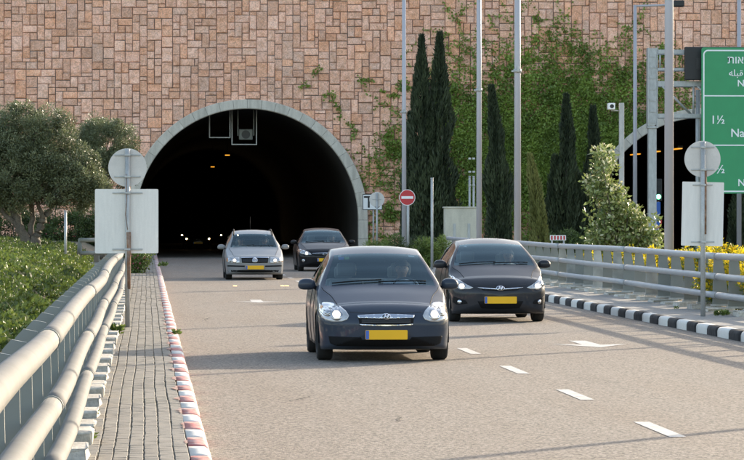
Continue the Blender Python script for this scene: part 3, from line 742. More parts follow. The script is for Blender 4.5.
# ------------------------------------------------------------------ plants
M['olive'] = leafmat('olive_leaf', (.06, .076, .034), (.215, .24, .125), .45, .25)
M['cypress'] = leafmat('cypress_leaf', (.02, .032, .017), (.075, .10, .045), .6, .15)
M['cypress_young'] = leafmat('young_cypress_leaf', (.11, .12, .03), (.30, .30, .10), .6, .25)
M['ivy'] = leafmat('ivy_leaf', (.11, .175, .035), (.33, .45, .09), .5, .3)
M['cover'] = leafmat('ground_cover_leaf', (.022, .042, .01), (.14, .19, .035), .6, .3, (.34, .33, .15))
M['hedge'] = leafmat('hedge_leaf', (.03, .05, .015), (.10, .15, .04), .5, .25)
M['bush'] = leafmat('bush_leaf', (.06, .10, .02), (.22, .29, .07), .5, .3)
M['pale'] = leafmat('variegated_leaf', (.06, .10, .022), (.27, .32, .11), .4, .3, (.60, .58, .38))
M['yellow'] = leafmat('yellow_blossom', (.55, .38, .015), (.82, .62, .04), .6, .35)
M['pink'] = leafmat('pink_blossom', (.5, .08, .12), (.7, .2, .25), .6, .3)
M['flower_red'] = leafmat('red_blossom', (.45, .03, .04), (.6, .08, .08), .6, .3)
def leaf_mesh(name, P, D, ln, wd, m, rnd=None, droop=0.0):
    """one diamond leaf per point; P base points, D unit axes"""
    P = np.asarray(P, float); n = len(P); D = np.asarray(D, float); D = D / (np.linalg.norm(D, axis=1, keepdims=True) + 1e-9)
    ln = np.broadcast_to(np.asarray(ln, float), (n,))[:, None] * rng.uniform(.7, 1.25, (n, 1)); wd = np.broadcast_to(np.asarray(wd, float), (n,))[:, None] * rng.uniform(.75, 1.2, (n, 1))
    Q = rng.normal(size=(n, 3)); Sd = np.cross(D, Q); Sd /= (np.linalg.norm(Sd, axis=1, keepdims=True) + 1e-9)
    mid = P + D * ln * .45
    V = np.stack([P, mid + Sd * wd * .5, P + D * ln, mid - Sd * wd * .5], 1).reshape(-1, 3)
    me = bpy.data.meshes.new(name); me.vertices.add(4 * n); me.vertices.foreach_set('co', V.ravel())
    me.loops.add(4 * n); me.loops.foreach_set('vertex_index', np.arange(4 * n, dtype=np.int32))
    me.polygons.add(n); me.polygons.foreach_set('loop_start', np.arange(0, 4 * n, 4, dtype=np.int32))
    me.update(calc_edges=True)
    a = me.attributes.new('rnd', 'FLOAT', 'FACE'); a.data.foreach_set('value', (rng.random(n) if rnd is None else np.clip(rnd, 0, 1)).astype(np.float32))
    me.materials.append(m); return me
def clumpy(n, clumps, spread, per_leaf_out=.6):
    """n leaf points spread over clump centres (k,3) with radii"""
    c = np.asarray(clumps, float); k = rng.integers(0, len(c), n); d = rng.normal(size=(n, 3)); d /= np.linalg.norm(d, axis=1, keepdims=True)
    r = rng.random(n) ** .5; sp = np.broadcast_to(np.asarray(spread, float), (len(c),))[k]
    P = c[k] + d * (r * sp)[:, None]; D = d * per_leaf_out + rng.normal(size=(n, 3)) * .55
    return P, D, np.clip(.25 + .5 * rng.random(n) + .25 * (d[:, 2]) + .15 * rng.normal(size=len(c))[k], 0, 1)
def ell_points(n, c, r, shell=.55):
    d = rng.normal(size=(n, 3)); d /= np.linalg.norm(d, axis=1, keepdims=True)
    return np.asarray(c) + d * np.asarray(r) * (shell + (1 - shell) * rng.random((n, 1)) ** .6)

# ground cover on the left bank
n = 200000
yy = 16 + 92 * rng.random(n) ** 1.15; xx = -.98 - (np.clip(.055 * yy + .8, 1, 6)) * rng.random(n)
keep = np.array([nz(a * .9, b * .30, 3.1) > -.22 for a, b in zip(xx, yy)]); xx, yy = xx[keep], yy[keep]
hh = np.array([.10 + .13 * (nz(a * 1.4, b * .9, 7) + .6) + .10 * (nz(a * 5, b * 4, 2) + .3) for a, b in zip(xx, yy)])
gz = np.array([ground_z(a, b) for a, b in zip(xx, yy)])
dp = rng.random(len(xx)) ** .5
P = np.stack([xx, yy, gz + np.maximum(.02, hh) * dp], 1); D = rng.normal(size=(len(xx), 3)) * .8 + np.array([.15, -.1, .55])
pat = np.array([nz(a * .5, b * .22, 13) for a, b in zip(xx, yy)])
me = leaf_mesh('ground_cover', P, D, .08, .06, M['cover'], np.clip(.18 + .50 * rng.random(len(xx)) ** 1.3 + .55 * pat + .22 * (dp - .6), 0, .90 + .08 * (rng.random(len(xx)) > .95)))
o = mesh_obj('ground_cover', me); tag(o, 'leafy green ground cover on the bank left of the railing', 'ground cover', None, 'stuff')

# olive trees
def tree_limbs(t, base, limbs, m, seed=0):
    bm = BM(); rr = random.Random(seed)
    for pts, r0, r1 in limbs:
        full = []; rad = []; nn = 7
        for i, (a, b) in enumerate(zip(pts, pts[1:])):
            for q in range(nn):
                f = q / nn; full.append(Vector(a).lerp(Vector(b), f) + Vector((rr.uniform(-1, 1), rr.uniform(-1, 1), 0)) * .035)
        full.append(Vector(pts[-1]))
        for i in range(len(full)):
            f = i / (len(full) - 1); rad.append((r0 * (1 - f) + r1 * f) * rr.uniform(.86, 1.16))
        tube(bm, full, rad, 9)
    return bobj('trunk', bm, m, t, True)
def olive(px, Y, label, limbs, ells, nleaf, nclump, zb):
    X = X_at(px, Y); t = thing('olive_tree', label, 'tree', (X, Y, zb))
    tree_limbs(t, None, limbs, M['bark'], px)
    cl = np.concatenate([ell_points(int(nclump * w), c, r, .45) for c, r, w in ells])
    P, D, q = clumpy(nleaf, cl, rng.uniform(.13, .30, len(cl)), .9)
    mesh_obj('crown', leaf_mesh('crown', P, D, .08, .026, M['olive'], q), None, t)
    # twigs that carry the clumps
    bm = BM()
    for k in range(0, len(cl), 3):
        s = Vector(cl[k]); e = Vector((s.x * .45, s.y * .45, max(1.5, s.z - .7))); tube(bm, [e, s.lerp(e, .4) + Vector((0, 0, .05)), s], [.014, .01, .004], 4, False)
    bobj('twigs', bm, M['bark'], t)
    return t
olive(28, 95.0, 'big grey green olive tree with a gnarled forked trunk at left',
      [([(0, 0, -.15), (.05, 0, .35), (-.25, .05, .9), (-.5, .1, 1.7)], .21, .08), ([(.05, 0, .0), (.2, 0, .5), (.45, 0, 1.1), (.9, .1, 1.9)], .17, .07),
       ([(0, .05, .2), (.1, .2, .9), (.15, .2, 2.2)], .12, .05), ([(-.2, 0, .8), (-.7, -.1, 1.3), (-1.1, 0, 1.9)], .08, .04), ([(.45, 0, 1.1), (.25, -.2, 1.6), (.2, -.2, 2.4)], .07, .03)],
      [((-.45, 0, 2.5), (1.4, 1.2, 1.15), .34), ((.8, 0, 2.35), (1.2, 1.1, 1.0), .28), ((.1, .1, 3.35), (1.3, 1.0, 1.0), .25), ((-1.2, .1, 1.95), (.8, .8, .7), .13), ((1.6, 0, 2.0), (.6, .7, .65), .10)], 150000, 620, .70)
olive(100, 112.0, 'smaller dark olive tree behind the square sign',
      [([(0, 0, -.1), (.1, 0, .8), (-.3, 0, 2.0)], .17, .07), ([(.05, 0, .5), (.5, .1, 1.4), (.8, .1, 2.4)], .12, .05), ([(.1, 0, .8), (.15, .1, 2.6)], .09, .04)],
      [((.2, 0, 3.6), (1.05, 1.0, .95), .5), ((-.5, 0, 3.0), (.9, .9, .8), .3), ((.75, 0, 3.0), (.55, .7, .6), .2)], 60000, 300, .6)
# dark hedge with pink flowers behind the olives
def hedge(label, px0, px1, py, Y, m, nleaf, cat='hedge', zb=.5, depth=1.4, name='hedge', flowers=None, nf=0, ln=.13, wd=.04):
    X0, X1 = X_at(px0, Y), X_at(px1, Y); h = Z_at(py, X0, Y) - zb
    t = thing(name, label, cat, ((X0 + X1) / 2, Y, zb)); w = X1 - X0; bm = BM()
    for k in range(max(3, int(w * 2))):
        x = -w / 2 + w * (k + .5) / max(3, int(w * 2)); tube(bm, [(x, 0, -.1), (x + .1, .05, h * .4), (x + random.uniform(-.2, .2), 0, h * .75)], [.03, .022, .008], 5)
    bobj('stems', bm, M['bark'], t)
    nc = int(max(14, w * h * 14)); c = np.stack([rng.uniform(-w / 2, w / 2, nc), rng.uniform(-depth / 2, depth / 2, nc), h * (.06 + .94 * rng.random(nc)) * (1 - .22 * rng.random(nc))], 1)
    c[:, 2] *= np.array([.82 + .25 * nz(a * .9, Y, 3) for a in c[:, 0]])
    P, D, q = clumpy(nleaf, c, .27, .8); P[:, 2] = np.maximum(P[:, 2], .0)
    mesh_obj('foliage', leaf_mesh('foliage', P, D, ln, wd, m, q), None, t)
    if flowers:
        P, D, q = clumpy(nf, c[::2] + np.array([0, -.1, .12]), .22, .6); mesh_obj('blossoms', leaf_mesh('blossoms', P, D, .07, .06, flowers), None, t)
    return t
hedge('dark oleander hedge with a few pink flowers behind the olive trees', -22, 138, 199, 138.0, M['hedge'], 42000, zb=.2, flowers=M['pink'], nf=260)
hedge('small pink flowering shrub at the end of the brick walkway', 131, 146, 248, 104.0, M['bush'], 2600, cat='shrub', zb=.15, depth=.5, name='flowering_shrub', flowers=M['pink'], nf=70, ln=.09, wd=.04)

# cypresses
def cypress(label, px, Y, ptop, halfw_px, m, n=16000, lean=0.0, spires=((0, 1.0, 1.0),), py0=246, zb=0.0, tuft=.26):
    X = X_at(px, Y); S = S_at(X, Y); H = Z_at(ptop, X, Y) - zb; t = thing('cypress_tree', label, 'tree', (X, Y, zb)); Rm = halfw_px / S
    tubeo('trunk', [(0, 0, -.1), (lean * .3, 0, H * .4), (lean * .8, 0, H * .8)], [.13, .09, .03], M['bark'], t, 8)
    Ps, Ds, Qs = [], [], []
    for off, hs, rs in spires:
        k = int(n * hs * rs / sum(a[1] * a[2] for a in spires)); f = rng.random(k) ** .85
        prof = np.minimum(1, (f / .10) ** .6) * np.minimum(1.0, ((1 - f) / .62)) ** .85 + .03
        ang = rng.random(k) * 2 * np.pi
        nn = np.array([nz(math.cos(a) * 1.7 + off * 3, math.sin(a) * 1.7, b * H * .75) for a, b in zip(ang, f)])
        rad = Rm * rs * prof * (.78 + .85 * nn) * (.55 + .45 * rng.random(k) ** .4)
        P = np.stack([off + lean * f ** 1.3 + rad * np.cos(ang), rad * np.sin(ang), .1 + f * H * hs], 1)
        D = np.stack([np.cos(ang) * .35, np.sin(ang) * .35, np.full(k, 1.0)], 1) + rng.normal(size=(k, 3)) * .16
        Ps.append(P); Ds.append(D); Qs.append(.35 + .5 * nn + .35 * (rng.random(k) - .5))
    mesh_obj('crown', leaf_mesh('crown', np.concatenate(Ps), np.concatenate(Ds), tuft, tuft * .26, m, np.concatenate(Qs)), None, t)
    return t
cypress('tall twin topped dark cypress against the stone wall', 430, 147.0, 38, 22.5, M['cypress'], 30000, spires=((-.36, .985, .72), (.42, 1.0, .74), (0.05, .66, 1.0)))
cypress('narrow dark cypress half hidden by the first lamp post', 410, 150.0, 118, 8.5, M['cypress'], 6000)
cypress('slender dark cypress leaning left between two lamp posts', 501, 144.0, 92, 13, M['cypress'], 13000, lean=-.42)
cypress('yellowish young cypress leaning left beside the lamp post', 543, 124.0, 160, 9, M['cypress_young'], 7000, lean=-.5, tuft=.2)
cypress('dark cypress in the ivy left of the right hand tunnel', 566, 149.0, 100, 18, M['cypress'], 17000, spires=((0, 1.0, .8), (-.5, .62, .6), (.55, .5, .6)))
cypress('shorter dark cypress beside the right hand arch', 593, 151.0, 112, 11, M['cypress'], 10000)
cypress('dark cypress under the green sign', 738, 150.0, 190, 12, M['cypress'], 9000, zb=-1.2)

# ivy on the wall
def ivy_density(px, py):
    w1 = 26 * nz(px * .035, py * .035, 21.0) + 12 * nz(px * .11, py * .11, 5.0); px = px + w1; py = py + 24 * nz(px * .03, py * .03, 33.0)
    a = .66 * smooth(462, 520, px) * (1 - smooth(622, 668, px)) * smooth(60, 150, py)
    b = .62 * smooth(452, 485, px) * (1 - smooth(600, 650, px)) * smooth(88, 130, py)
    c = .30 * smooth(368, 392, px) * (1 - smooth(470, 500, px)) * smooth(72, 100, py)
    e = .42 * math.exp(-((px - 585) / 26) ** 2 - ((py - 38) / 16) ** 2) + .36 * math.exp(-((px - 640) / 26) ** 2 - ((py - 66) / 22) ** 2) + .40 * math.exp(-((px - 565) / 55) ** 2 - ((py - 58) / 12) ** 2)
    return max(a, b, c, e)
pts = []
tries = 150000
for px, py, q in zip(rng.uniform(360, 672, tries), rng.uniform(6, 246, tries), rng.random(tries)):
    d = ivy_density(px, py)
    if d <= 0.02: continue
    x = X_at(px, WALL_Y); z = Z_at(py, x, WALL_Y)
    f = .5 + .62 * nz(x * .62, z * .62, 1.5) + .42 * nz(x * 1.9, z * 1.9, 4.5) + .2 * nz(x * 5, z * 5, 8)
    if f > 1.05 - 1.02 * d and q < .62: pts.append((x, z))
# climbing strands
def strand(px, py, ang, L, w=.16):
    x = X_at(px, WALL_Y); z = Z_at(py, x, WALL_Y); a = ang; d = 0
    while d < L:
        a += random.gauss(0, .30); x += math.cos(a) * .06; z += math.sin(a) * .06; d += .06
        for _ in range(4): pts.append((x + random.gauss(0, w * .5), z + random.gauss(0, w * .5)))
for px, py, ang, L in ((312, 75, 10, .5), (298, 87, 40, .5), (322, 97, 20, .35), (338, 120, 40, 1.4), (352, 140, 80, 1.0), (368, 240, 92, 1.6), (367, 190, 80, .9), (372, 82, 160, .7)):
    strand(px, py, R(ang), L, .12)
rs = random.Random(5)
def climber(x, z, a, L, w, depth=0):
    d = 0
    while d < L:
        a += rs.gauss(0, .16) + .02 * (math.pi / 2 - a); x += math.cos(a) * .08; z += math.sin(a) * .08; d += .08
        ww = w * (1.15 - .75 * d / L)
        for _ in range(2 if d < L * .7 else 1): pts.append((x + rs.gauss(0, ww), z + rs.gauss(0, ww)))
        if depth < 2 and rs.random() < .045: climber(x, z, a + rs.choice((-1, 1)) * rs.uniform(.4, 1.0), L * rs.uniform(.25, .5), w * .7, depth + 1)
for k in range(150):
    px = rs.gauss(560, 42) if k % 3 else rs.uniform(455, 650); x0_ = X_at(px, WALL_Y); fan = (560 - px) / 90 * .35
    top = 9.6 - 2.6 * abs(px - 565) / 90
    climber(x0_, rs.uniform(.3, 3.0), math.pi / 2 + fan * .4 + rs.gauss(0, .25), max(2.0, rs.uniform(.5, 1.0) * top), .15)
for k in range(26):      # thin growth left of the cypresses
    climber(X_at(rs.uniform(372, 468), WALL_Y), rs.uniform(.3, 4.2), math.pi / 2 + rs.gauss(.1, .35), rs.uniform(1.2, 3.6), .10, 1)
for k in range(22):      # long feathery tips that lean over to both sides
    climber(X_at(rs.uniform(490, 620), WALL_Y), rs.uniform(7.0, 9.2), rs.choice((.35, 2.7, 1.2, .7)) + rs.gauss(0, .25), rs.uniform(1.4, 3.4), .09, 1)
A_ = np.array(pts)
inarch = np.zeros(len(A_), bool)
for cx, cz, fl in ARCH: inarch |= np.hypot(A_[:, 0] - cx, np.maximum(A_[:, 1] - cz, 0)) < ROUT - .05
A_ = A_[~inarch]; k = len(A_)
P = np.stack([A_[:, 0], WALL_Y - .06 - .16 * rng.random(k) ** 1.4, A_[:, 1]], 1); D = np.stack([rng.normal(size=k) * .8, -.25 - .5 * rng.random(k), rng.normal(size=k) * .8 - .35], 1)
q = np.array([.42 + .5 * nz(a * 1.1, b * 1.1, 9) for a, b in A_]) + .35 * (rng.random(k) - .5)
o = mesh_obj('ivy', leaf_mesh('ivy', P, D, .125, .105, M['ivy'], q)); tag(o, 'green ivy climbing over the stone wall between the two tunnels', 'ivy', None, 'stuff')

# pale variegated shrub and yellow flowers behind the right railing
Y = 82.0; X = X_at(622, Y); S = S_at(X, Y); t = thing('variegated_shrub', 'tall cream and green variegated shrub behind the right railing', 'shrub', (X, Y, .05))
to = lambda px, py: ((px - 622) / S, Z_at(py, X, Y) - .05)
cl = []
for px, py, r, k in ((600, 152, 6, 10), (604, 165, 11, 24), (601, 180, 14, 30), (610, 195, 15, 36), (618, 208, 15, 36), (604, 222, 15, 34), (625, 222, 18, 46), (640, 228, 15, 36), (648, 238, 12, 28), (612, 240, 20, 50), (596, 190, 8, 14), (596, 236, 9, 20), (632, 243, 20, 40), (615, 262, 24, 60), (640, 262, 18, 40)):
    a, b = to(px, py)
    for _ in range(k): cl.append((a + random.gauss(0, r / S * .5), random.gauss(0, .28), b + random.gauss(0, r / S * .5)))
cl = np.array(cl); P, D, q = clumpy(8500, cl, .15, .9)
mesh_obj('foliage', leaf_mesh('foliage', P, D, .125, .065, M['pale'], np.clip(q * 1.05 + .18 * (rng.random(len(q)) > .7), 0, 1)), None, t)
bm = BM()
for k in range(0, len(cl), 9): s = Vector(cl[k]); tube(bm, [(random.uniform(-.1, .1), 0, 0), (s.x * .4, s.y * .4, s.z * .5), s], [.022, .016, .006], 5, False)
bobj('stems', bm, M['bark'], t)
FB = [(552, 258, 88, 'yellow flowering bush at the far end behind the right railing'), (588, 255, 80, 'yellow flowering bush under the pale variegated shrub'), (628, 253, 73, 'yellow flowering bush left of the thick lamp post'),
      (668, 250, 67.2, 'yellow flowering bush behind the thick lamp post base'), (700, 255, 62, 'yellow flowering bush behind the tall plate sign'), (738, 254, 58.5, 'yellow flowering bush at the right edge behind the railing')]
for px, py, Y, lb in FB:
    X = X_at(px, Y) + .85; S = S_at(X, Y); h = Z_at(py, X, Y) - .05; t = thing('flower_bush', lb, 'bush', (X, Y, .05), 0, 'yellow flowering bushes behind the right railing')
    cl = np.concatenate([ell_points(60, (0, 0, h * .5), (.85, 1.5, h * .52), .3), ell_points(26, (.3, .9, h * .55), (.6, 1.1, h * .5), .3)]); cl[:, 2] = np.maximum(cl[:, 2], .06)
    P, D, q = clumpy(6500, cl, .17, .8); P[:, 2] = np.maximum(P[:, 2], .01); mesh_obj('foliage', leaf_mesh('foliage', P, D, .085, .032, M['bush'], q), None, t)
    P, D, q = clumpy(4800, cl[cl[:, 2] > h * .3] + np.array([0, -.03, .05]), .16, .8); P[:, 2] = np.maximum(P[:, 2], .01); mesh_obj('blossoms', leaf_mesh('blossoms', P, D, .07, .055, M['yellow'], q), None, t)
    bm = BM()
    for k in range(0, len(cl), 8): s = Vector(cl[k]); tube(bm, [(s.x * .2, s.y * .3, 0), s], [.014, .005], 4, False)
    bobj('stems', bm, M['bark'], t)
hedge('dark shrubs with red flowers in front of the right hand tunnel', 690, 790, 238, 112.0, M['hedge'], 12000, cat='shrub', zb=-.6, depth=1.2, name='flowering_shrub', flowers=M['flower_red'], nf=200, ln=.1)
hedge('grassy bush at the foot of the wall right of the big arch', 366, 400, 239, 140.0, M['bush'], 7000, cat='bush', zb=.05, depth=1.0, name='low_bush', ln=.2, wd=.025)
hedge('low green bush under the no entry sign', 396, 428, 234, 124.0, M['hedge'], 6500, cat='bush', zb=.05, depth=1.0, name='low_bush', ln=.16, wd=.03)
hedge('bright green bush left of the beige cabinet', 416, 446, 237, 116.0, M['bush'], 6500, cat='bush', zb=.05, depth=.9, name='low_bush', ln=.15, wd=.03)
hedge('low dark bush at the foot of the ivy wall', 480, 545, 240, 138.0, M['hedge'], 9000, cat='bush', zb=.0, depth=1.0, name='low_bush', ln=.14, wd=.04)
hedge('low scrub at the foot of the far cypresses', 545, 612, 228, 136.0, M['hedge'], 11000, cat='bush', zb=-.2, depth=1.0, name='low_bush', ln=.14, wd=.04)
# weeds in the joints
def weed(label, X, Y, z, h, r, n, m=None):
    h *= .75; r *= .8
    k = n; a = rng.random(k) * 6.283; rad = r * rng.random(k) ** .6
    P = np.stack([rad * np.cos(a) * .6, rad * np.sin(a) * .6, h * .5 * rng.random(k)], 1); D = np.stack([np.cos(a) * .7, np.sin(a) * .7, np.full(k, .8)], 1) + rng.normal(size=(k, 3)) * .3
    o = mesh_obj('weed', leaf_mesh('weed', P, D, h * .6, h * .28, m or M['bush'])); o.location = (X, Y, z); tag(o, label, 'weed')
weed('broad leaved weed at the foot of the cream railing', X_at(116, 49.0) , 49.0, .15, .22, .16, 90)
weed('small weed sprouting from the red and white kerb', X_at(176.5, 48.5), 48.5, .152, .13, .10, 60)
weed('low weed between the bricks near the bottom edge', X_at(93, 28.5), 28.5, .15, .10, .07, 36)
weed('tiny weed by the railing blocks in the foreground', X_at(91, 25.6), 25.6, .15, .09, .06, 30)
weed('weed tuft at the foot of the right sign post', X_at(722, 57.4), 57.4, .15, .16, .22, 110)
weed('tiny weed tuft below the right railing', X_at(676, 61.5), 61.5, .15, .10, .08, 30)
weed('weed growing over the far end of the left kerb', X_at(163, 118.0), 118.0, .15, .25, .3, 80)
# ------------------------------------------------------------------ cars
def paint(name, col, metal=.25, rough=.3):
    m = mat(name, col, .4, 0.0, var=.03, vs=2, fine=.06, fs=400, coat=.34, spec=.08); return m
M['slate'] = paint('slate_blue_grey_paint', (.036, .047, .066)); M['graphite'] = paint('graphite_paint', (.030, .031, .036))
M['silver'] = paint('silver_grey_paint', (.24, .24, .24)); M['blackpaint'] = paint('black_paint', (.010, .010, .012))
M['glass'] = glassmat('windscreen_glass', (.88, .98, .98), 1.62, 0.0, (.66, .92, 1.0)); M['glass_side'] = glassmat('side_glass', (.80, .86, .85), 1.4)
M['tyre'] = mat('tyre_rubber', (.018, .018, .018), .85, var=.15, vs=9, bump=.3, bs=50); M['rim'] = mat('alloy_rim', (.35, .35, .36), .35, .8, var=.1)
M['chrome'] = mat('chrome', (.72, .73, .75), .12, 1.0, var=.0); M['trim'] = mat('black_trim', (.008, .008, .009), .75, var=.1, spec=.2)
M['trim_grey'] = mat('grey_trim', (.05, .05, .052), .55, var=.1)
M['lens'] = mat('headlamp_lens', (.50, .50, .50), .12, .35, var=.18, vs=14, coat=1.0); M['lit'] = emit('lit_headlamp', (1, .84, .62), .42); M['lens_lit'] = emit('lit_headlamp_lens', (1, .86, .68), .06, (.28, .28, .28))
M['lit_far'] = emit('lit_far_headlamp', (1, .74, .42), 9.0)
M['bowl'] = mat('headlamp_bowl', (.5, .5, .5), .15, .9, var=.3, vs=20); M['orange'] = mat('indicator', (.6, .2, .03), .25, var=.1)
M['plate_y'] = mat('yellow_plate', (.86, .44, .004), .45, var=.03); M['plate_b'] = mat('blue_plate_strip', (.03, .12, .45), .45, var=.03)
M['seat'] = mat('dark_seat_cloth', (.16, .17, .175), .9, var=.1); M['dash'] = mat('dashboard', (.04, .045, .047), .7, var=.1)
M['mirror'] = mat('mirror_glass', (.7, .7, .7), .03, 1.0, var=0); M['taillight'] = mat('tail_light', (.3, .01, .01), .2, var=.1)
M['sticker_b'] = mat('blue_sticker', (.05, .14, .42), .5); M['sticker_g'] = mat('green_sticker', (.15, .35, .12), .5); M['sticker_w'] = mat('white_sticker', (.75, .75, .72), .5)
M['skin'] = mat('skin', (.36, .20, .135), .5, var=.06, vs=12); M['hair'] = mat('dark_hair', (.03, .022, .017), .7, var=.2, vs=40); M['lip'] = mat('lip', (.26, .11, .08), .5, var=.05); M['eye'] = mat('eye', (.05, .04, .035), .2)
SHIRT = {k: mat(k + '_shirt', c, .85, var=.12, vs=8, bump=.2, bs=12) for k, c in (('pale_blue', (.30, .36, .44)), ('white', (.6, .6, .58)), ('grey', (.22, .22, .23)), ('dark', (.05, .05, .06)))}
M['trousers'] = mat('dark_trousers', (.03, .032, .04), .9, var=.1)

def pchip(xs, ys):
    n = len(xs); h = [xs[i + 1] - xs[i] for i in range(n - 1)]; d = [(ys[i + 1] - ys[i]) / h[i] for i in range(n - 1)]
    m = [d[0]] + [0 if d[i - 1] * d[i] <= 0 else 3 * (h[i - 1] + h[i]) / ((2 * h[i] + h[i - 1]) / d[i - 1] + (h[i] + 2 * h[i - 1]) / d[i]) for i in range(1, n - 1)] + [d[-1]]
    def f(x):
        x = min(max(x, xs[0]), xs[-1]); i = 0
        while i < n - 2 and x > xs[i + 1]: i += 1
        t = (x - xs[i]) / h[i]
        return (2 * t ** 3 - 3 * t * t + 1) * ys[i] + (t ** 3 - 2 * t * t + t) * h[i] * m[i] + (-2 * t ** 3 + 3 * t * t) * ys[i + 1] + (t ** 3 - t * t) * h[i] * m[i + 1]
    return f
FT = [0, .14, .28, .42, .56, .70, .82, .93, 1.0]; FSIDE = [0, .10, .3, .5, .7, .90, 1.0]
def ring(v):
    zt, wt, zte, wb, zb, wm, zm, ws, zs = v; P = []
    for f in FT: P.append((wt * f, zt - (zt - zte) * f ** 2.2))
    for f in FSIDE[1:]: P.append((wt + (wb - wt) * f + .025 * math.sin(math.pi * f) * min(1, (zte - zb) / .3), zte + (zb - zte) * f))
    for f in (.33, .66, 1.0): P.append((wb + (wm - wb) * math.sin(f * math.pi / 2), zb + (zm - zb) * f))
    for f in (.15, .3, .45, .6, .75, .88, 1.0): P.append((wm + (ws - wm) * f ** 2, zm + (zs - zm) * f))
    P.append((ws * .55, zs - .01)); P.append((0, zs - .01))
    return P
NT = len(FT) - 1; NS = len(FSIDE) - 1
def build_car(spec, name, label, X, Y, group=None, detail=True, cat='car'):
    st = spec['st']; ys = [r[0] for r in st]; fn = [pchip(ys, [r[k] for r in st]) for k in range(1, 10)]
    t = thing(name, label, cat, (X, Y, 0.0), 0, group)
    yn, yt, L = spec['yn'], spec['yt'], spec['L']; ws0, ws1 = spec['shield']; rs0, rs1 = spec['rear']; sg = spec['side']   # sg: list of (y0,y1) windows
    brk = [yn, yt, ws0, ws1, rs0, rs1] + [a for q in sg for a in q]
    Y_ = sorted(set(brk)); yl = []
    for a, b in zip(Y_, Y_[1:]):
        k = max(1, int(math.ceil((b - a) / .055))); yl += [a + (b - a) * i / k for i in range(k)]
    yl.append(Y_[-1])
    rows = [ring([f(y) for f in fn]) for y in yl]; nr = len(rows[0])
    V = []; Fq = {'body': [], 'windscreen': [], 'rear_window': [], 'side': []}; idx = {}
    def vid(x, y, z):
        k = (round(x, 5), round(y, 5), round(z, 5))
        if k not in idx: idx[k] = len(V); V.append((x, y, z))
        return idx[k]
    wheels = spec['wheels']; wr = spec['wr']; ar = wr + .045
    def snap(x, y, z):
        if abs(x) > .58:
            for wy in wheels:
                d = math.hypot(y - wy, z - wr)
                if ar - .05 < d < ar + .012 : s = ar / d; return (x, wy + (y - wy) * s, wr + (z - wr) * s)
        return (x, y, z)
    def inarch(q):
        cx = sum(V[i][0] for i in q) / 4; cy = sum(V[i][1] for i in q) / 4; cz = sum(V[i][2] for i in q) / 4
        return abs(cx) > .58 and cz < wr + ar and any(math.hypot(cy - w, cz - wr) < ar - .02 for w in wheels)
    def quad(kind, pts, side):
        q = [vid(*snap(*p)) for p in pts]; q2 = []
        for i in q:
            if i not in q2: q2.append(i)
        if len(q2) < 3: return
        if kind == 'body' and len(q2) == 4 and inarch(q2): return
        Fq[kind].append(tuple(q2 if side > 0 else q2[::-1]))
    for sd in (1, -1):
        for i in range(len(yl) - 1):
            ym = (yl[i] + yl[i + 1]) / 2
            for j in range(nr - 1):
                kind = 'body'
                if j < NT - 1:
                    if ws0 < ym < ws1: kind = 'windscreen'
                    elif rs0 < ym < rs1: kind = 'rear_window'
                elif NT < j < NT + NS - 1 and any(a < ym < b for a, b in sg): kind = 'side'
                A = [(sd * rows[i][j][0], yl[i], rows[i][j][1]), (sd * rows[i][j + 1][0], yl[i], rows[i][j + 1][1]), (sd * rows[i + 1][j + 1][0], yl[i + 1], rows[i + 1][j + 1][1]), (sd * rows[i + 1][j][0], yl[i + 1], rows[i + 1][j][1])]
                quad(kind, A, sd)
        # nose and tail: the end outline shrinks towards a centre while it bulges
        for (yy, y_end, row, zc, pw, prof, fl) in ((yn, 0.0, rows[0], spec['nose_z'], spec.get('np', 3.0), spec['prof'], 1), (yt, L, rows[-1], .6, 3.5, None, -1)):
            T = [1, .985, .96, .93, .89, .84, .78, .70, .6, .48, .34, .18, 0.0]
            def pt(j, T_):
                x, z = row[j]; x, z = x * T_, zc + (z - zc) * T_
                y = yy + (y_end - yy) * (1 - T_ ** pw) ** (1 / pw)
                if prof: y = min(yy, y + prof(x, z) * (1 - T_ ** 10))
                return (sd * x, y, z)
            for a, b in zip(T, T[1:]):
                for j in range(nr - 1):
                    quad('body', [pt(j, b), pt(j + 1, b), pt(j + 1, a), pt(j, a)], sd * fl)
    def sub(nm, faces, m, parent=t, smooth_=True):
        used = sorted({i for f in faces for i in f}); mp = {a: b for b, a in enumerate(used)}
        return pyobj(nm, [V[i] for i in used], [tuple(mp[i] for i in f) for f in faces], m, parent, smooth_)
    bvh = BVHTree.FromPolygons([Vector(v) for v in V], Fq['body'] + Fq['windscreen'] + Fq['side'] + Fq['rear_window'])
    body = sub('body', Fq['body'], spec['paint'])
    sub('windscreen', Fq['windscreen'], M['glass']); sub('rear_window', Fq['rear_window'], M['glass_side'])
    for a, b in sg:
        for sd in (1, -1):
            fs_ = [f for f in Fq['side'] if a < sum(V[i][1] for i in f) / len(f) < b and sum(V[i][0] for i in f) * sd > 0]
            if fs_: sub('side_window', fs_, M['glass_side'])
    def hit(x, z, d='front'):
        if d == 'front': h = bvh.ray_cast(Vector((x, -2, z)), Vector((0, 1, 0)))
        elif d == 'rear': h = bvh.ray_cast(Vector((x, L + 2, z)), Vector((0, -1, 0)))
        return h[0]
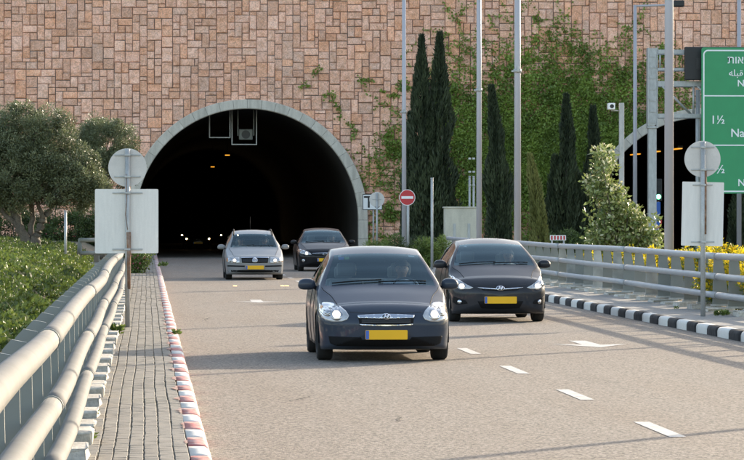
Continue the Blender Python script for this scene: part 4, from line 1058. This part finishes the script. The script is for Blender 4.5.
    def patch(nm, pts, m, off=.006, parent=t, cuts=3, d='front'):
        """an outline drawn in front view laid over the bodywork, with a rim that reaches back to it"""
        bm = BM(); f = bm.faces.new([bm.verts.new((x, 0, z)) for x, z in pts])
        bmesh.ops.triangulate(bm, faces=[f])
        for _ in range(cuts):
            es = [e for e in bm.edges if e.calc_length() > .035]
            if es: bmesh.ops.subdivide_edges(bm, edges=es, cuts=1, use_grid_fill=True)
            bmesh.ops.triangulate(bm, faces=bm.faces[:])
        sgn = -1 if d == 'front' else 1; last = 0.1
        for v in bm.verts:
            h = hit(v.co.x, v.co.z, d)
            if h is not None: last = h.y
            v.co.y = last + sgn * off
        be = [e for e in bm.edges if e.is_boundary]
        g_ = bmesh.ops.extrude_edge_only(bm, edges=be); bmesh.ops.translate(bm, vec=(0, -sgn * (off + .012), 0), verts=[v for v in g_['geom'] if isinstance(v, bmesh.types.BMVert)])
        bmesh.ops.recalc_face_normals(bm, faces=bm.faces)
        if sgn < 0 and sum(f.normal.y for f in bm.faces) > 0: bmesh.ops.reverse_faces(bm, faces=bm.faces)
        return bobj(nm, bm, m, parent, True)
    mir = lambda pts, s: [(s * x, z) for x, z in pts]
    def sym(pts):
        n = len(pts)
        for k in range(n):
            if pts[k][0] == 0 and pts[(k + 1) % n][0] == 0:
                path = [pts[(k + 1 + i) % n] for i in range(n)]; return path + [(-x, z) for x, z in path[-2:0:-1]]
        return pts
    circ = lambda cx, cz, r, n=20, q=1.0: [(cx + r * math.cos(2 * math.pi * k / n), cz + q * r * math.sin(2 * math.pi * k / n)) for k in range(n)]
    lit = M['lit'] if not spec.get('far') else M['lit_far']
    for s in (1, -1):
        hl = patch('headlight', mir(spec['lamp'], s), M['lens'], .008)
        for k, (cx, cz, r) in enumerate(spec['bulbs']):
            patch('lamp_bowl', circ(s * cx, cz, r * 1.4), M['bowl'], .011, hl, 2); patch('bulb', circ(s * cx, cz, r * .9), lit if k == 0 else M['bowl'], .014, hl, 2)
        if 'indicator' in spec: patch('indicator', mir(spec['indicator'], s), M['orange'], .010, hl, 2)
        if 'fog' in spec: 
            fg = patch('fog_pocket', mir(spec['fog'], s), M['trim'], .005)
            if 'foglamp' in spec: patch('fog_lamp', circ(s * spec['foglamp'][0], spec['foglamp'][1], spec['foglamp'][2]), M['chrome'], .010, fg, 2)
        patch('tail_light', mir([(.5, .72), (.74, .74), (.74, .92), (.56, .9)], s), M['taillight'], .008, d='rear')
    gr = patch('grille', sym(spec['grille']), M['trim'], .004)
    for pts in spec.get('bars', []): patch('grille_bar', sym(pts), spec.get('bar_m', M['chrome']), .013, gr, 4)
    if detail:
        for z in spec.get('slats', []): patch('grille_slat', [(spec['slat_w'], z - .006), (spec['slat_w'], z + .006), (-spec['slat_w'], z + .006), (-spec['slat_w'], z - .006)], M['trim_grey'], .010, gr, 4)
    ex, ez, er, eq, kind = spec['emblem']
    em = patch('emblem', circ(0, ez, er, 28, eq), M['chrome'], .020, gr, 2)
    if detail:
        patch('emblem_field', circ(0, ez, er * .80, 24, eq), M['trim_grey'], .0225, em, 2); w = er * .13
        def stroke(a, b): 
            d_ = Vector((b[0] - a[0], b[1] - a[1])).normalized(); n_ = Vector((-d_.y, d_.x)) * w
            patch('emblem_stroke', [(a[0] + n_.x, a[1] + n_.y), (a[0] - n_.x, a[1] - n_.y), (b[0] - n_.x, b[1] - n_.y), (b[0] + n_.x, b[1] + n_.y)], M['chrome'], .025, em, 1)
        if kind == 'H':
            k = er * eq
            stroke((-er * .5, ez - k * .62), (-er * .15, ez + k * .7)); stroke((er * .15, ez - k * .7), (er * .5, ez + k * .62)); stroke((-er * .34, ez - k * .1), (er * .34, ez + k * .1))
        if kind == 'VW':
            for s in (1, -1):
                stroke((s * er * .30, ez + er * .78), (0, ez + er * .12)); stroke((s * er * .68, ez + er * .42), (s * er * .30, ez - er * .72)); stroke((s * er * .30, ez - er * .72), (0, ez - er * .02))
    px0, px1, pz0, pz1 = spec['plate']; yp = min(hit(x, z).y for x in (px0, 0, px1) for z in (pz0, pz1)) - .03

    bm = BM(); polyprism(bm, rrect(px0, px1, pz0, pz1, .012), yp, yp + .05); o = bobj('number_plate', bm, M['plate_y'], t)
    bm = BM(); polyprism(bm, [(px0 + .003, pz0 + .004), (px0 + .045, pz0 + .004), (px0 + .045, pz1 - .004), (px0 + .003, pz1 - .004)], yp - .003, yp - .001); bobj('blue_strip', bm, M['plate_b'], o)
    for nm, pts in spec['lower']:
        if any(p[0] == 0 for p in pts): patch(nm, sym(pts), M['trim'], .004, cuts=4)
        else:
            for s in (1, -1): patch(nm, mir(pts, s), M['trim'], .004, cuts=4)
    for s in (1, -1):
        pts = []
        for k in range(15):
            yy = yn - .02 + (ws0 - yn - .02) * k / 14; x = fn[1](yy) * .985; pts.append((s * x, yy, fn[2](yy) + .0045 * (fn[0](yy) - fn[2](yy)) + .001))
        tubeo('bonnet_gap', pts, .005, M['trim'], t, 5)
        for yy in (sg[0][0] - .12, (sg[0][1] + sg[1][0]) / 2):
            rg = ring([f(yy) for f in fn]); pts = [(s * (x + .001), yy, z) for x, z in rg[NT + NS:-2]]
            if all(math.hypot(yy - w, .5 - wr) > ar + .03 for w in wheels): tubeo('door_gap', pts, .005, M['trim'], t, 5)
    rg = ring([f(1.0) for f in fn])
    for nm, pts in spec.get('seams', []): patch(nm, sym(pts), M['black'], .002, cuts=4)
    # door mirrors
    mx, my, mz = spec['mirror_at']
    for s in (1, -1):
        bm = BM(); bmesh.ops.create_uvsphere(bm, u_segments=18, v_segments=12, radius=1)
        for v in bm.verts:
            c = v.co; c.x = math.copysign(abs(c.x) ** .75, c.x); c.z = math.copysign(abs(c.z) ** .8, c.z)
            y_ = c.y; c.y = (-abs(y_) ** .9 if y_ < 0 else y_ * .35); c.x *= .115 * (1 - .1 * c.z); c.z *= .074; c.y *= .085; c += Vector((s * (mx + .13), my, mz))
        mo = bobj('door_mirror', bm, spec.get('mirror_m', spec['paint']), t, True)
        bm = BM(); box(bm, *sorted((s * (mx + .04), s * (mx + .22))), my + .032, my + .036, mz - .05, mz + .05); bobj('mirror_glass', bm, M['mirror'], mo)
        tubeo('mirror_stalk', [(s * (mx - .06), my + .02, mz - .07), (s * (mx + .07), my, mz - .03)], [.03, .024], M['trim'], mo, 8)
    # wheels
    rw_ = .2
    bm = BM(); prof = [(wr * .62, -.095), (wr * .80, -.1), (wr * .93, -.098), (wr, -.075), (wr, .075), (wr * .93, .098), (wr * .80, .1), (wr * .62, .095)]; sg_ = 32; rgs = []
    for k in range(sg_):
        a = 2 * math.pi * k / sg_; rgs.append([bm.verts.new((b, r * math.cos(a), r * math.sin(a))) for r, b in prof])
    for k in range(sg_):
        A_, B_ = rgs[k], rgs[(k + 1) % sg_]
        for i in range(len(prof)): bm.faces.new((A_[i], A_[(i + 1) % len(prof)], B_[(i + 1) % len(prof)], B_[i]))
    bmesh.ops.recalc_face_normals(bm, faces=bm.faces); tyre_me = bm_mesh(bm, 'tyre', True, M['tyre'])
    bm = BM(); disc_pts = [(wr * .62, .07), (wr * .58, .085), (wr * .56, .05), (.05, .06), (.045, .085), (.0, .088)]
    bmesh.ops.create_cone(bm, cap_ends=True, segments=28, radius1=wr * .615, radius2=wr * .615, depth=.06, matrix=Matrix.Rotation(math.pi / 2, 4, 'Y'))
    for k in range(5):
        a = 2 * math.pi * k / 5; d_ = Vector((0, math.cos(a), math.sin(a))); e_ = Vector((0, -math.sin(a), math.cos(a)))
        for sx in (-1, 1):
            q = [bm.verts.new(Vector((sx * h_, 0, 0)) + d_ * r_ + e_ * w_) for r_, w_, h_ in ((.02, .035, .085), (wr * .6, .05, .065), (wr * .6, -.05, .065), (.02, -.035, .085))]
            q2 = [bm.verts.new(Vector((sx * .03, v.co.y, v.co.z))) for v in q]
            bm.faces.new(q)
            for i in range(4): bm.faces.new((q[i], q[(i + 1) % 4], q2[(i + 1) % 4], q2[i]))
    bmesh.ops.recalc_face_normals(bm, faces=bm.faces); rim_me = bm_mesh(bm, 'rim', False, M['rim'])
    for wy in wheels:
        for s in (1, -1):
            w_ = bpy.data.objects.new('wheel', tyre_me); link(w_); w_.parent = t; w_.location = (s * spec['track'], wy, wr)
            mesh_obj('rim', rim_me, None, w_)
            bm = BM(); seg = 20; pv = None
            for k in range(seg + 1):
                a = -R(12) + (math.pi + R(24)) * k / seg; p = [bm.verts.new((s * xx_, wy + (ar + .005) * math.cos(a), wr + (ar + .005) * math.sin(a))) for xx_ in (spec['track'] + .10, .45)]
                if pv: bm.faces.new((pv[0], pv[1], p[1], p[0]))
                pv = p
            bobj('wheel_arch_liner', bm, M['trim'], t)
    bm = BM(); box(bm, -.6, .6, .5, L - .4, .2, .24); box(bm, -.5, .5, wheels[0] - .06, wheels[0] + .06, .19, .27); bobj('underbody', bm, M['trim'], t)
    # wipers on the glass
    if detail:
        for xa, xb in ((-.62, .02), (-.02, .60)):
            pts = []
            for k in range(9):
                x = xa + (xb - xa) * k / 8; yy = ws0 + .03 + .05 * k / 8; z = fn[0](yy) - (fn[0](yy) - fn[2](yy)) * (abs(x) / fn[1](yy)) ** 2.2; pts.append((x, yy - .012, z + .014))
            tubeo('wiper', pts, .009, M['trim'], t, 6)
        bm = BM(); xw = fn[1](ws0) * .9
        # dashboard, seats, steering wheel, inner mirror
        cz = fn[0](ws0)
        bm = BM(); box(bm, -xw, xw, ws0 + .05, ws0 + .55, cz - .35, cz - .04, .05); bobj('dashboard', bm, M['dash'], t)
        for x in (-.36, .36):
            sy = spec['seat_y']
            bm = BM(); box(bm, x - .24, x + .24, sy - .45, sy + .1, .28, .44, .06); so = bobj('seat', bm, M['seat'], t)
            bm = BM(); box(bm, x - .23, x + .23, sy + .14, sy + .27, .42, 1.0, .06)
            for v in bm.verts: v.co.y += (v.co.z - .42) * .22
            bobj('seat_back', bm, M['seat'], so)
            bm = BM(); box(bm, x - .13, x + .13, sy + .26, sy + .36, 1.04, 1.22, .045); bobj('head_rest', bm, M['seat'], so)
        bm = BM(); box(bm, -.6, .6, sy + .95, sy + 1.1, .4, 1.0, .06); bobj('rear_seat_back', bm, M['seat'], t)
        for x in (-.36, .36):
            bm = BM(); box(bm, x - .12, x + .12, sy + 1.05, sy + 1.14, 1.0, 1.16, .04); bobj('rear_head_rest', bm, M['seat'], t)
        ring_ = [(.36 + .18 * math.cos(2 * math.pi * k / 28), spec['seat_y'] - .47 + .07 * math.sin(2 * math.pi * k / 28), .865 + .165 * math.sin(2 * math.pi * k / 28)) for k in range(29)]
        so = tubeo('steering_wheel', ring_, .014, M['dash'], t, 8)
        tubeo('wheel_spoke', [ring_[0], (.36, spec['seat_y'] - .49, .85), ring_[14]], .016, M['dash'], so, 6)
        ym = ws1 + .02; zm_ = fn[0](ws1) - .10
        bm = BM(); box(bm, -.12, .12, ym - .02, ym + .02, zm_ - .03, zm_ + .03, .012); bobj('inner_mirror', bm, M['trim'], t)
        for nm, x0, x1, f0, f1, m_ in spec.get('stickers', []):
            vs_ = []
            for f, x in ((f0, x0), (f0, x1), (f1, x1), (f1, x0)):
                yy = ws0 + (ws1 - ws0) * f; z = fn[0](yy) - (fn[0](yy) - fn[2](yy)) * (abs(x) / fn[1](yy)) ** 2.2; vs_.append((x, yy + .008, z - .006))
            pyobj(nm, vs_, [(0, 1, 2, 3)], m_, t)
    if spec.get('roof_rails'):
        for s in (1, -1):
            pts = [(s * (fn[1](y) - .03), y, fn[2](y) + .035 + .02 * math.sin(math.pi * k / 10)) for k, y in enumerate([1.95 + 2.1 * q / 10 for q in range(11)])]
            tubeo('roof_rail', [(pts[0][0], pts[0][1] - .05, pts[0][2] - .04)] + pts + [(pts[-1][0], pts[-1][1] + .05, pts[-1][2] - .04)], .017, M['trim'], t, 8)
    if spec.get('antenna'):
        x, y, h_ = spec['antenna']; z = fn[0](y); tubeo('antenna', [(x, y, z - .01), (x, y + .12, z + h_)], [.008, .004], M['trim'], t, 6)
    return t


# people in the cars: one continuous seated body grown on a skeleton
def person(label, shirt, car, seat_y, x, driving=True, hair=True, group='people sitting in the cars'):
    loc = (car.location.x + x, car.location.y + seat_y, 0)
    J = {'pelvis': ((0, .05, .52), .15), 'belly': ((0, .07, .66), .135), 'chest': ((0, .10, .86), .15), 'neck0': ((0, .11, .99), .07), 'neck1': ((0, .075, 1.045), .055), 'jaw': ((0, .045, 1.09), .070), 'skull': ((0, .06, 1.16), .092), 'crown': ((0, .065, 1.215), .065)}
    E = [('pelvis', 'belly'), ('belly', 'chest'), ('chest', 'neck0'), ('neck0', 'neck1'), ('neck1', 'jaw'), ('jaw', 'skull'), ('skull', 'crown')]
    for s in (1, -1):
        n = 'lr'[s < 0]; w = (s * .165, -.44, .90) if driving else (s * .12, -.30, .62)
        J.update({'sh' + n: ((s * .175, .10, .935), .068), 'el' + n: ((s * .25, -.17, .73), .046), 'wr' + n: (w, .027), 'hip' + n: ((s * .10, .02, .50), .10), 'kn' + n: ((s * .15, -.44, .56), .062), 'an' + n: ((s * .14, -.72, .30), .042), 'ft' + n: ((s * .14, -.86, .30), .035)})
        E += [('chest', 'sh' + n), ('sh' + n, 'el' + n), ('el' + n, 'wr' + n), ('pelvis', 'hip' + n), ('hip' + n, 'kn' + n), ('kn' + n, 'an' + n), ('an' + n, 'ft' + n)]
        p = Vector(w) + Vector((0, -.055, .015)); J['pm' + n] = (tuple(p), .030); E.append(('wr' + n, 'pm' + n))
        for k in range(4):
            a = p + Vector((s * (.022 - .015 * k), -.045, .004)); b = a + Vector((0, -.018, -.03 + .003 * k)); c_ = b + Vector((0, .024, -.014))
            for q, v_ in enumerate((a, b, c_)): J['f%d%d%s' % (k, q, n)] = (tuple(v_), .0085)
            E += [('pm' + n, 'f%d0%s' % (k, n)), ('f%d0%s' % (k, n), 'f%d1%s' % (k, n)), ('f%d1%s' % (k, n), 'f%d2%s' % (k, n))]
        a = Vector(w) + Vector((-s * .03, -.03, .014)); b = a + Vector((-s * .02, -.035, .004))
        J['t0' + n] = (tuple(a), .010); J['t1' + n] = (tuple(b), .009); E += [('wr' + n, 't0' + n), ('t0' + n, 't1' + n)]
        J['ear' + n] = ((s * .088, .07, 1.135), .018); E.append(('skull', 'ear' + n))
    keys = list(J); me = bpy.data.meshes.new('person'); me.from_pydata([J[k][0] for k in keys], [(keys.index(a), keys.index(b)) for a, b in E], [])
    o = bpy.data.objects.new('person_tmp', me); link(o); sk = o.modifiers.new('skin', 'SKIN'); sk.use_smooth_shade = True
    lay = me.skin_vertices[0].data if me.skin_vertices else None
    if lay is None:
        bm = BM(); bm.from_mesh(me); bm.verts.layers.skin.verify(); bm.to_mesh(me); bm.free(); lay = me.skin_vertices[0].data
    for i, k in enumerate(keys): lay[i].radius = (J[k][1],) * 2; lay[i].use_root = (k == 'pelvis')
    su = o.modifiers.new('sub', 'SUBSURF'); su.levels = 2; su.render_levels = 2
    dg = bpy.context.evaluated_depsgraph_get(); dg.update(); m2 = bpy.data.meshes.new_from_object(o.evaluated_get(dg)); bpy.data.objects.remove(o)
    co = np.zeros(len(m2.vertices) * 3); m2.vertices.foreach_get('co', co); co = co.reshape(-1, 3)
    # nose, brow, chin and eye sockets pushed into the face
    def push(c, r, d):
        w_ = np.exp(-((co - np.array(c)) ** 2).sum(1) / r ** 2); co[:] += w_[:, None] * np.array(d)
    push((0, -.035, 1.135), .022, (0, -.026, -.004)); push((0, -.02, 1.07), .03, (0, -.018, 0)); push((.035, -.03, 1.155), .016, (0, .010, 0)); push((-.035, -.03, 1.155), .016, (0, .010, 0)); push((0, -.02, 1.185), .04, (0, -.006, 0))
    m2.vertices.foreach_set('co', co.ravel()); m2.update(); m2.materials.clear()
    for m_ in (SHIRT[shirt], M['skin'], M['trousers']): m2.materials.append(m_)
    for p in m2.polygons:
        c = p.center; p.use_smooth = True
        p.material_index = 1 if c.z > 1.005 or (c.y < (-.25 if driving else -.2) and c.z > .58 and c.z > .72 - .9 * (c.y + .25) * 0) and (c.z > .6 and not (c.z < .66 and driving)) else (2 if c.z < .54 or (c.y < -.1 and c.z < .64) else 0)
    po = mesh_obj('person', m2); po.location = loc; tag(po, label, 'person', group)
    if hair:
        bm = BM(); bmesh.ops.create_uvsphere(bm, u_segments=24, v_segments=16, radius=.106)
        bmesh.ops.delete(bm, geom=[v for v in bm.verts if v.co.z < .02 - .9 * max(0, v.co.y) * 1.0 and v.co.y < .03 or v.co.z < -.07], context='VERTS')
        for v in bm.verts: v.co = Vector((v.co.x * .98, v.co.y * 1.08 + .068, v.co.z * 1.04 + 1.162))
        bobj('hair', bm, M['hair'], po, True)
    for s in (1, -1):
        bm = BM(); bmesh.ops.create_uvsphere(bm, u_segments=10, v_segments=8, radius=.0085, matrix=Matrix.Translation((s * .034, -.022, 1.152))); bobj('eye', bm, M['eye'], po, True)
    bm = BM(); box(bm, -.024, .024, -.048, -.030, 1.092, 1.100, .003); bobj('mouth', bm, M['lip'], po)
    return po

sedan_prof = lambda x, z: .22 * max(0, (z - .54)) ** 1.0 + .05 * max(0, .32 - z) + .03 * max(0, z - .48)
ACC1 = dict(L=4.28, yn=.50, yt=4.06, nose_z=.44, np=2.7, prof=lambda x, z: .35 * max(0, z - .50) + .10 * max(0, .24 - z), paint=M['slate'], wr=.30, wheels=(.86, 3.36), track=.735,
    st=[(.50, .745, .60, .715, .765, .66, .825, .52, .80, .15), (.80, .845, .66, .81, .79, .765, .842, .58, .81, .18), (1.16, .955, .765, .925, .815, .875, .8475, .6, .82, .18), (1.55, 1.165, .68, 1.135, .81, .90, .8475, .6, .82, .18), (1.95, 1.355, .59, 1.325, .80, .915, .8475, .6, .82, .18),
        (2.5, 1.445, .57, 1.40, .80, .93, .8475, .6, .82, .18), (3.2, 1.40, .55, 1.35, .80, .94, .8475, .6, .82, .18), (3.75, 1.07, .64, 1.03, .79, .95, .84, .62, .81, .19), (4.06, 1.03, .63, .99, .76, .92, .81, .62, .78, .22)],
    shield=(1.18, 1.93), rear=(3.22, 3.72), side=((1.62, 2.30), (2.38, 3.22)), mirror_at=(.80, 1.50, .955), seat_y=2.12,
    lamp=[(.805, .725), (.74, .742), (.65, .738), (.57, .705), (.50, .645), (.465, .585), (.49, .535), (.56, .51), (.66, .503), (.75, .52), (.80, .565), (.818, .64)], bulbs=((.62, .60, .055), (.73, .635, .045)), indicator=[(.80, .70), (.765, .712), (.78, .63), (.81, .64)],
    grille=[(.355, .585), (.335, .465), (.0, .455), (0, .60)], bars=[[(.36, .592), (.35, .558), (.15, .552), (0, .548), (0, .608), (.15, .604)], [(.335, .482), (.33, .466), (.15, .46), (0, .458), (0, .470), (.15, .472)]], slats=(.53, .505), slat_w=.31, emblem=(0, .576, .060, .62, 'H'),
    plate=(-.265, .265, .287, .405), lower=[('lower_intake', [(.72, .325), (.70, .235), (.62, .20), (0, .19), (0, .282), (.30, .282), (.32, .315)])],
    seams=[('bonnet_gap', [(.46, .632), (.45, .624), (.2, .612), (0, .610), (0, .618), (.2, .620)])], stickers=[('windscreen_sticker', -.50, -.43, .80, .90, M['sticker_b']), ('windscreen_sticker', -.42, -.36, .80, .90, M['sticker_g']), ('windscreen_sticker', -.50, -.46, .93, .98, M['sticker_w']), ('windscreen_sticker', .42, .50, .90, .97, M['sticker_w'])])
ACC2 = dict(ACC1, paint=M['graphite'], nose_z=.46, np=2.6, prof=lambda x, z: .45 * max(0, z - .55) + .12 * max(0, .24 - z), L=4.12, yt=3.95, wheels=(.84, 3.41), wr=.31,
    st=[(.50, .80, .60, .775, .77, .745, .83, .55, .805, .15), (.80, .90, .66, .87, .79, .83, .845, .6, .81, .18), (1.08, .99, .765, .965, .815, .91, .85, .62, .82, .18), (1.5, 1.20, .68, 1.17, .81, .94, .85, .62, .82, .18), (1.92, 1.365, .58, 1.335, .80, .955, .85, .62, .82, .18),
        (2.5, 1.455, .56, 1.405, .80, .975, .85, .62, .82, .18), (3.3, 1.40, .55, 1.35, .79, 1.0, .85, .64, .82, .18), (3.75, 1.18, .60, 1.14, .78, 1.0, .84, .64, .81, .19), (3.95, 1.05, .62, 1.01, .75, .95, .81, .64, .78, .22)],
    shield=(1.10, 1.90), rear=(3.33, 3.72), side=((1.58, 2.28), (2.36, 3.2)), mirror_at=(.80, 1.46, 1.0), seat_y=2.1,
    lamp=[(.835, .80), (.80, .83), (.70, .745), (.58, .665), (.47, .61), (.52, .585), (.66, .58), (.79, .62), (.83, .70)], bulbs=((.66, .635, .05), (.765, .68, .04)), indicator=[(.80, .80), (.775, .79), (.80, .74), (.82, .75)],
    grille=[(.38, .615), (.30, .565), (0, .55), (0, .62)], bars=[[(.40, .612), (.30, .592), (.10, .580), (0, .578), (0, .596), (.12, .602), (.30, .612)]], slats=(), slat_w=.3, emblem=(0, .600, .075, .56, 'H'),
    plate=(-.28, .28, .335, .455), lower=[('lower_intake', [(.40, .375), (.33, .25), (.0, .235), (0, .375)])], fog=[(.80, .455), (.60, .385), (.57, .335), (.74, .31), (.81, .35)], foglamp=(.70, .36, .035),
    seams=[('bonnet_gap', [(.46, .664), (.45, .656), (.2, .640), (0, .636), (0, .644), (.2, .648)])], stickers=[('windscreen_sticker', -.47, -.42, .84, .92, M['sticker_w'])])
PAS = dict(ACC1, paint=M['silver'], L=4.68, yt=4.45, yn=.50, nose_z=.45, np=2.9, prof=lambda x, z: .28 * max(0, z - .55) + .1 * max(0, .24 - z), wheels=(.92, 3.62), wr=.315, track=.755,
    st=[(.50, .735, .63, .715, .79, .685, .855, .54, .83, .16), (.85, .84, .68, .815, .82, .775, .87, .6, .84, .2), (1.28, .965, .745, .94, .835, .88, .873, .62, .845, .2), (1.65, 1.18, .68, 1.15, .835, .91, .873, .62, .845, .2), (2.0, 1.36, .61, 1.33, .825, .925, .873, .62, .845, .2),
        (2.6, 1.475, .59, 1.43, .825, .94, .873, .62, .845, .2), (3.9, 1.45, .58, 1.40, .82, .95, .873, .62, .845, .2), (4.3, 1.10, .64, 1.06, .80, .95, .86, .62, .83, .22), (4.45, .98, .66, .95, .78, .90, .84, .62, .81, .24)],
    shield=(1.30, 1.98), rear=(3.93, 4.28), side=((1.72, 2.45), (2.53, 3.2), (3.28, 3.9)), mirror_at=(.83, 1.62, .965), seat_y=2.25,
    lamp=[(.82, .655), (.46, .665), (.45, .50), (.60, .49), (.83, .53)], bulbs=((.60, .58, .055), (.72, .59, .045)), indicator=[(.825, .645), (.79, .65), (.795, .54), (.83, .55)],
    grille=[(.40, .655), (.38, .505), (0, .495), (0, .665)], bars=[[(.41, .672), (.41, .655), (0, .662), (0, .678)]], slats=(.55, .58, .61), slat_w=.37, emblem=(0, .585, .078, 1.0, 'VW'),
    plate=(-.265, .265, .315, .425), lower=[('lower_intake', [(.80, .29), (.78, .235), (.0, .225), (0, .29)]), ('bumper_strip', [(.83, .435), (.83, .395), (.30, .385), (.30, .425)])],
    seams=[], stickers=[('windscreen_sticker', .36, .42, .85, .93, M['sticker_w'])], roof_rails=True, antenna=(-.02, 3.9, .42))
MON = dict(ACC2, paint=M['blackpaint'], L=4.78, yt=4.5, wheels=(.93, 3.78), wr=.33, track=.80,
    st=[(.50, .80, .64, .775, .82, .73, .91, .56, .88, .15), (.85, .90, .72, .87, .86, .83, .93, .62, .895, .18), (1.22, .995, .80, .97, .885, .91, .943, .64, .905, .18), (1.68, 1.22, .71, 1.19, .885, .945, .943, .64, .905, .18), (2.12, 1.40, .63, 1.37, .875, .96, .943, .64, .905, .18),
        (2.7, 1.49, .60, 1.44, .87, .975, .943, .64, .905, .18), (3.6, 1.41, .59, 1.36, .86, .99, .943, .66, .905, .18), (4.25, 1.12, .66, 1.08, .85, 1.0, .93, .66, .89, .19), (4.5, 1.06, .66, 1.02, .82, .97, .90, .66, .86, .22)],
    shield=(1.24, 2.10), rear=(3.63, 4.2), side=((1.78, 2.5), (2.58, 3.5)), mirror_at=(.88, 1.62, 1.0), seat_y=2.3,
    lamp=[(.91, .74), (.86, .775), (.70, .725), (.50, .63), (.46, .575), (.62, .575), (.80, .60), (.90, .66)], bulbs=((.63, .625, .055), (.76, .655, .045)), indicator=[(.88, .74), (.86, .75), (.87, .68), (.89, .69)],
    grille=[(.42, .625), (.36, .55), (0, .54), (0, .64)], bars=[[(.43, .632), (.43, .618), (0, .632), (0, .648)]], slats=(.585,), slat_w=.36, emblem=(0, .60, .085, .5, None),
    plate=(-.27, .27, .345, .455), lower=[('lower_intake', [(.46, .42), (.58, .22), (0, .20), (0, .33), (.30, .33), (.30, .43)])], fog=[(.86, .42), (.66, .41), (.64, .33), (.84, .32)], foglamp=(.74, .37, .05),
    seams=[], stickers=[])
far = lambda sp: dict(sp, far=True)
c1 = build_car(ACC1, 'car', 'slate grey sedan nearest the camera in the left lane', 3.0, 42.6)
c2 = build_car(ACC2, 'car', 'dark graphite hatchback beside the right kerb in the right lane', 6.12, 58.7)
c3 = build_car(PAS, 'car', 'silver grey estate car with roof rails leaving the tunnel', 3.18, 100.4)
c4 = build_car(MON, 'car', 'black car at the tunnel mouth in the right lane', 6.1, 116.5)
g_ = 'cars still inside the tunnel'
build_car(far(dict(ACC2, paint=M['blackpaint'])), 'car', 'dark car with both headlights lit inside the tunnel', 2.98, 200.0, g_, False)
build_car(far(dict(MON)), 'car', 'far car in the tunnel of which one headlight shows at left', 3.2, 250.0, g_, False)
build_car(far(dict(ACC1, paint=M['blackpaint'])), 'car', 'far car in the tunnel partly hidden behind the silver estate car', 6.1, 252.0, g_, False)
person('driver of the nearest slate sedan in a pale blue shirt holding the wheel', 'pale_blue', c1, ACC1['seat_y'], .36)
person('driver of the graphite hatchback in a white shirt holding the wheel', 'white', c2, ACC2['seat_y'], .36)
person('driver of the silver estate car in a grey shirt', 'grey', c3, PAS['seat_y'], .36)
person('passenger on the front seat of the silver estate car', 'white', c3, PAS['seat_y'], -.36, False)
person('driver of the black car at the tunnel mouth in a dark shirt', 'dark', c4, MON['seat_y'], .36)
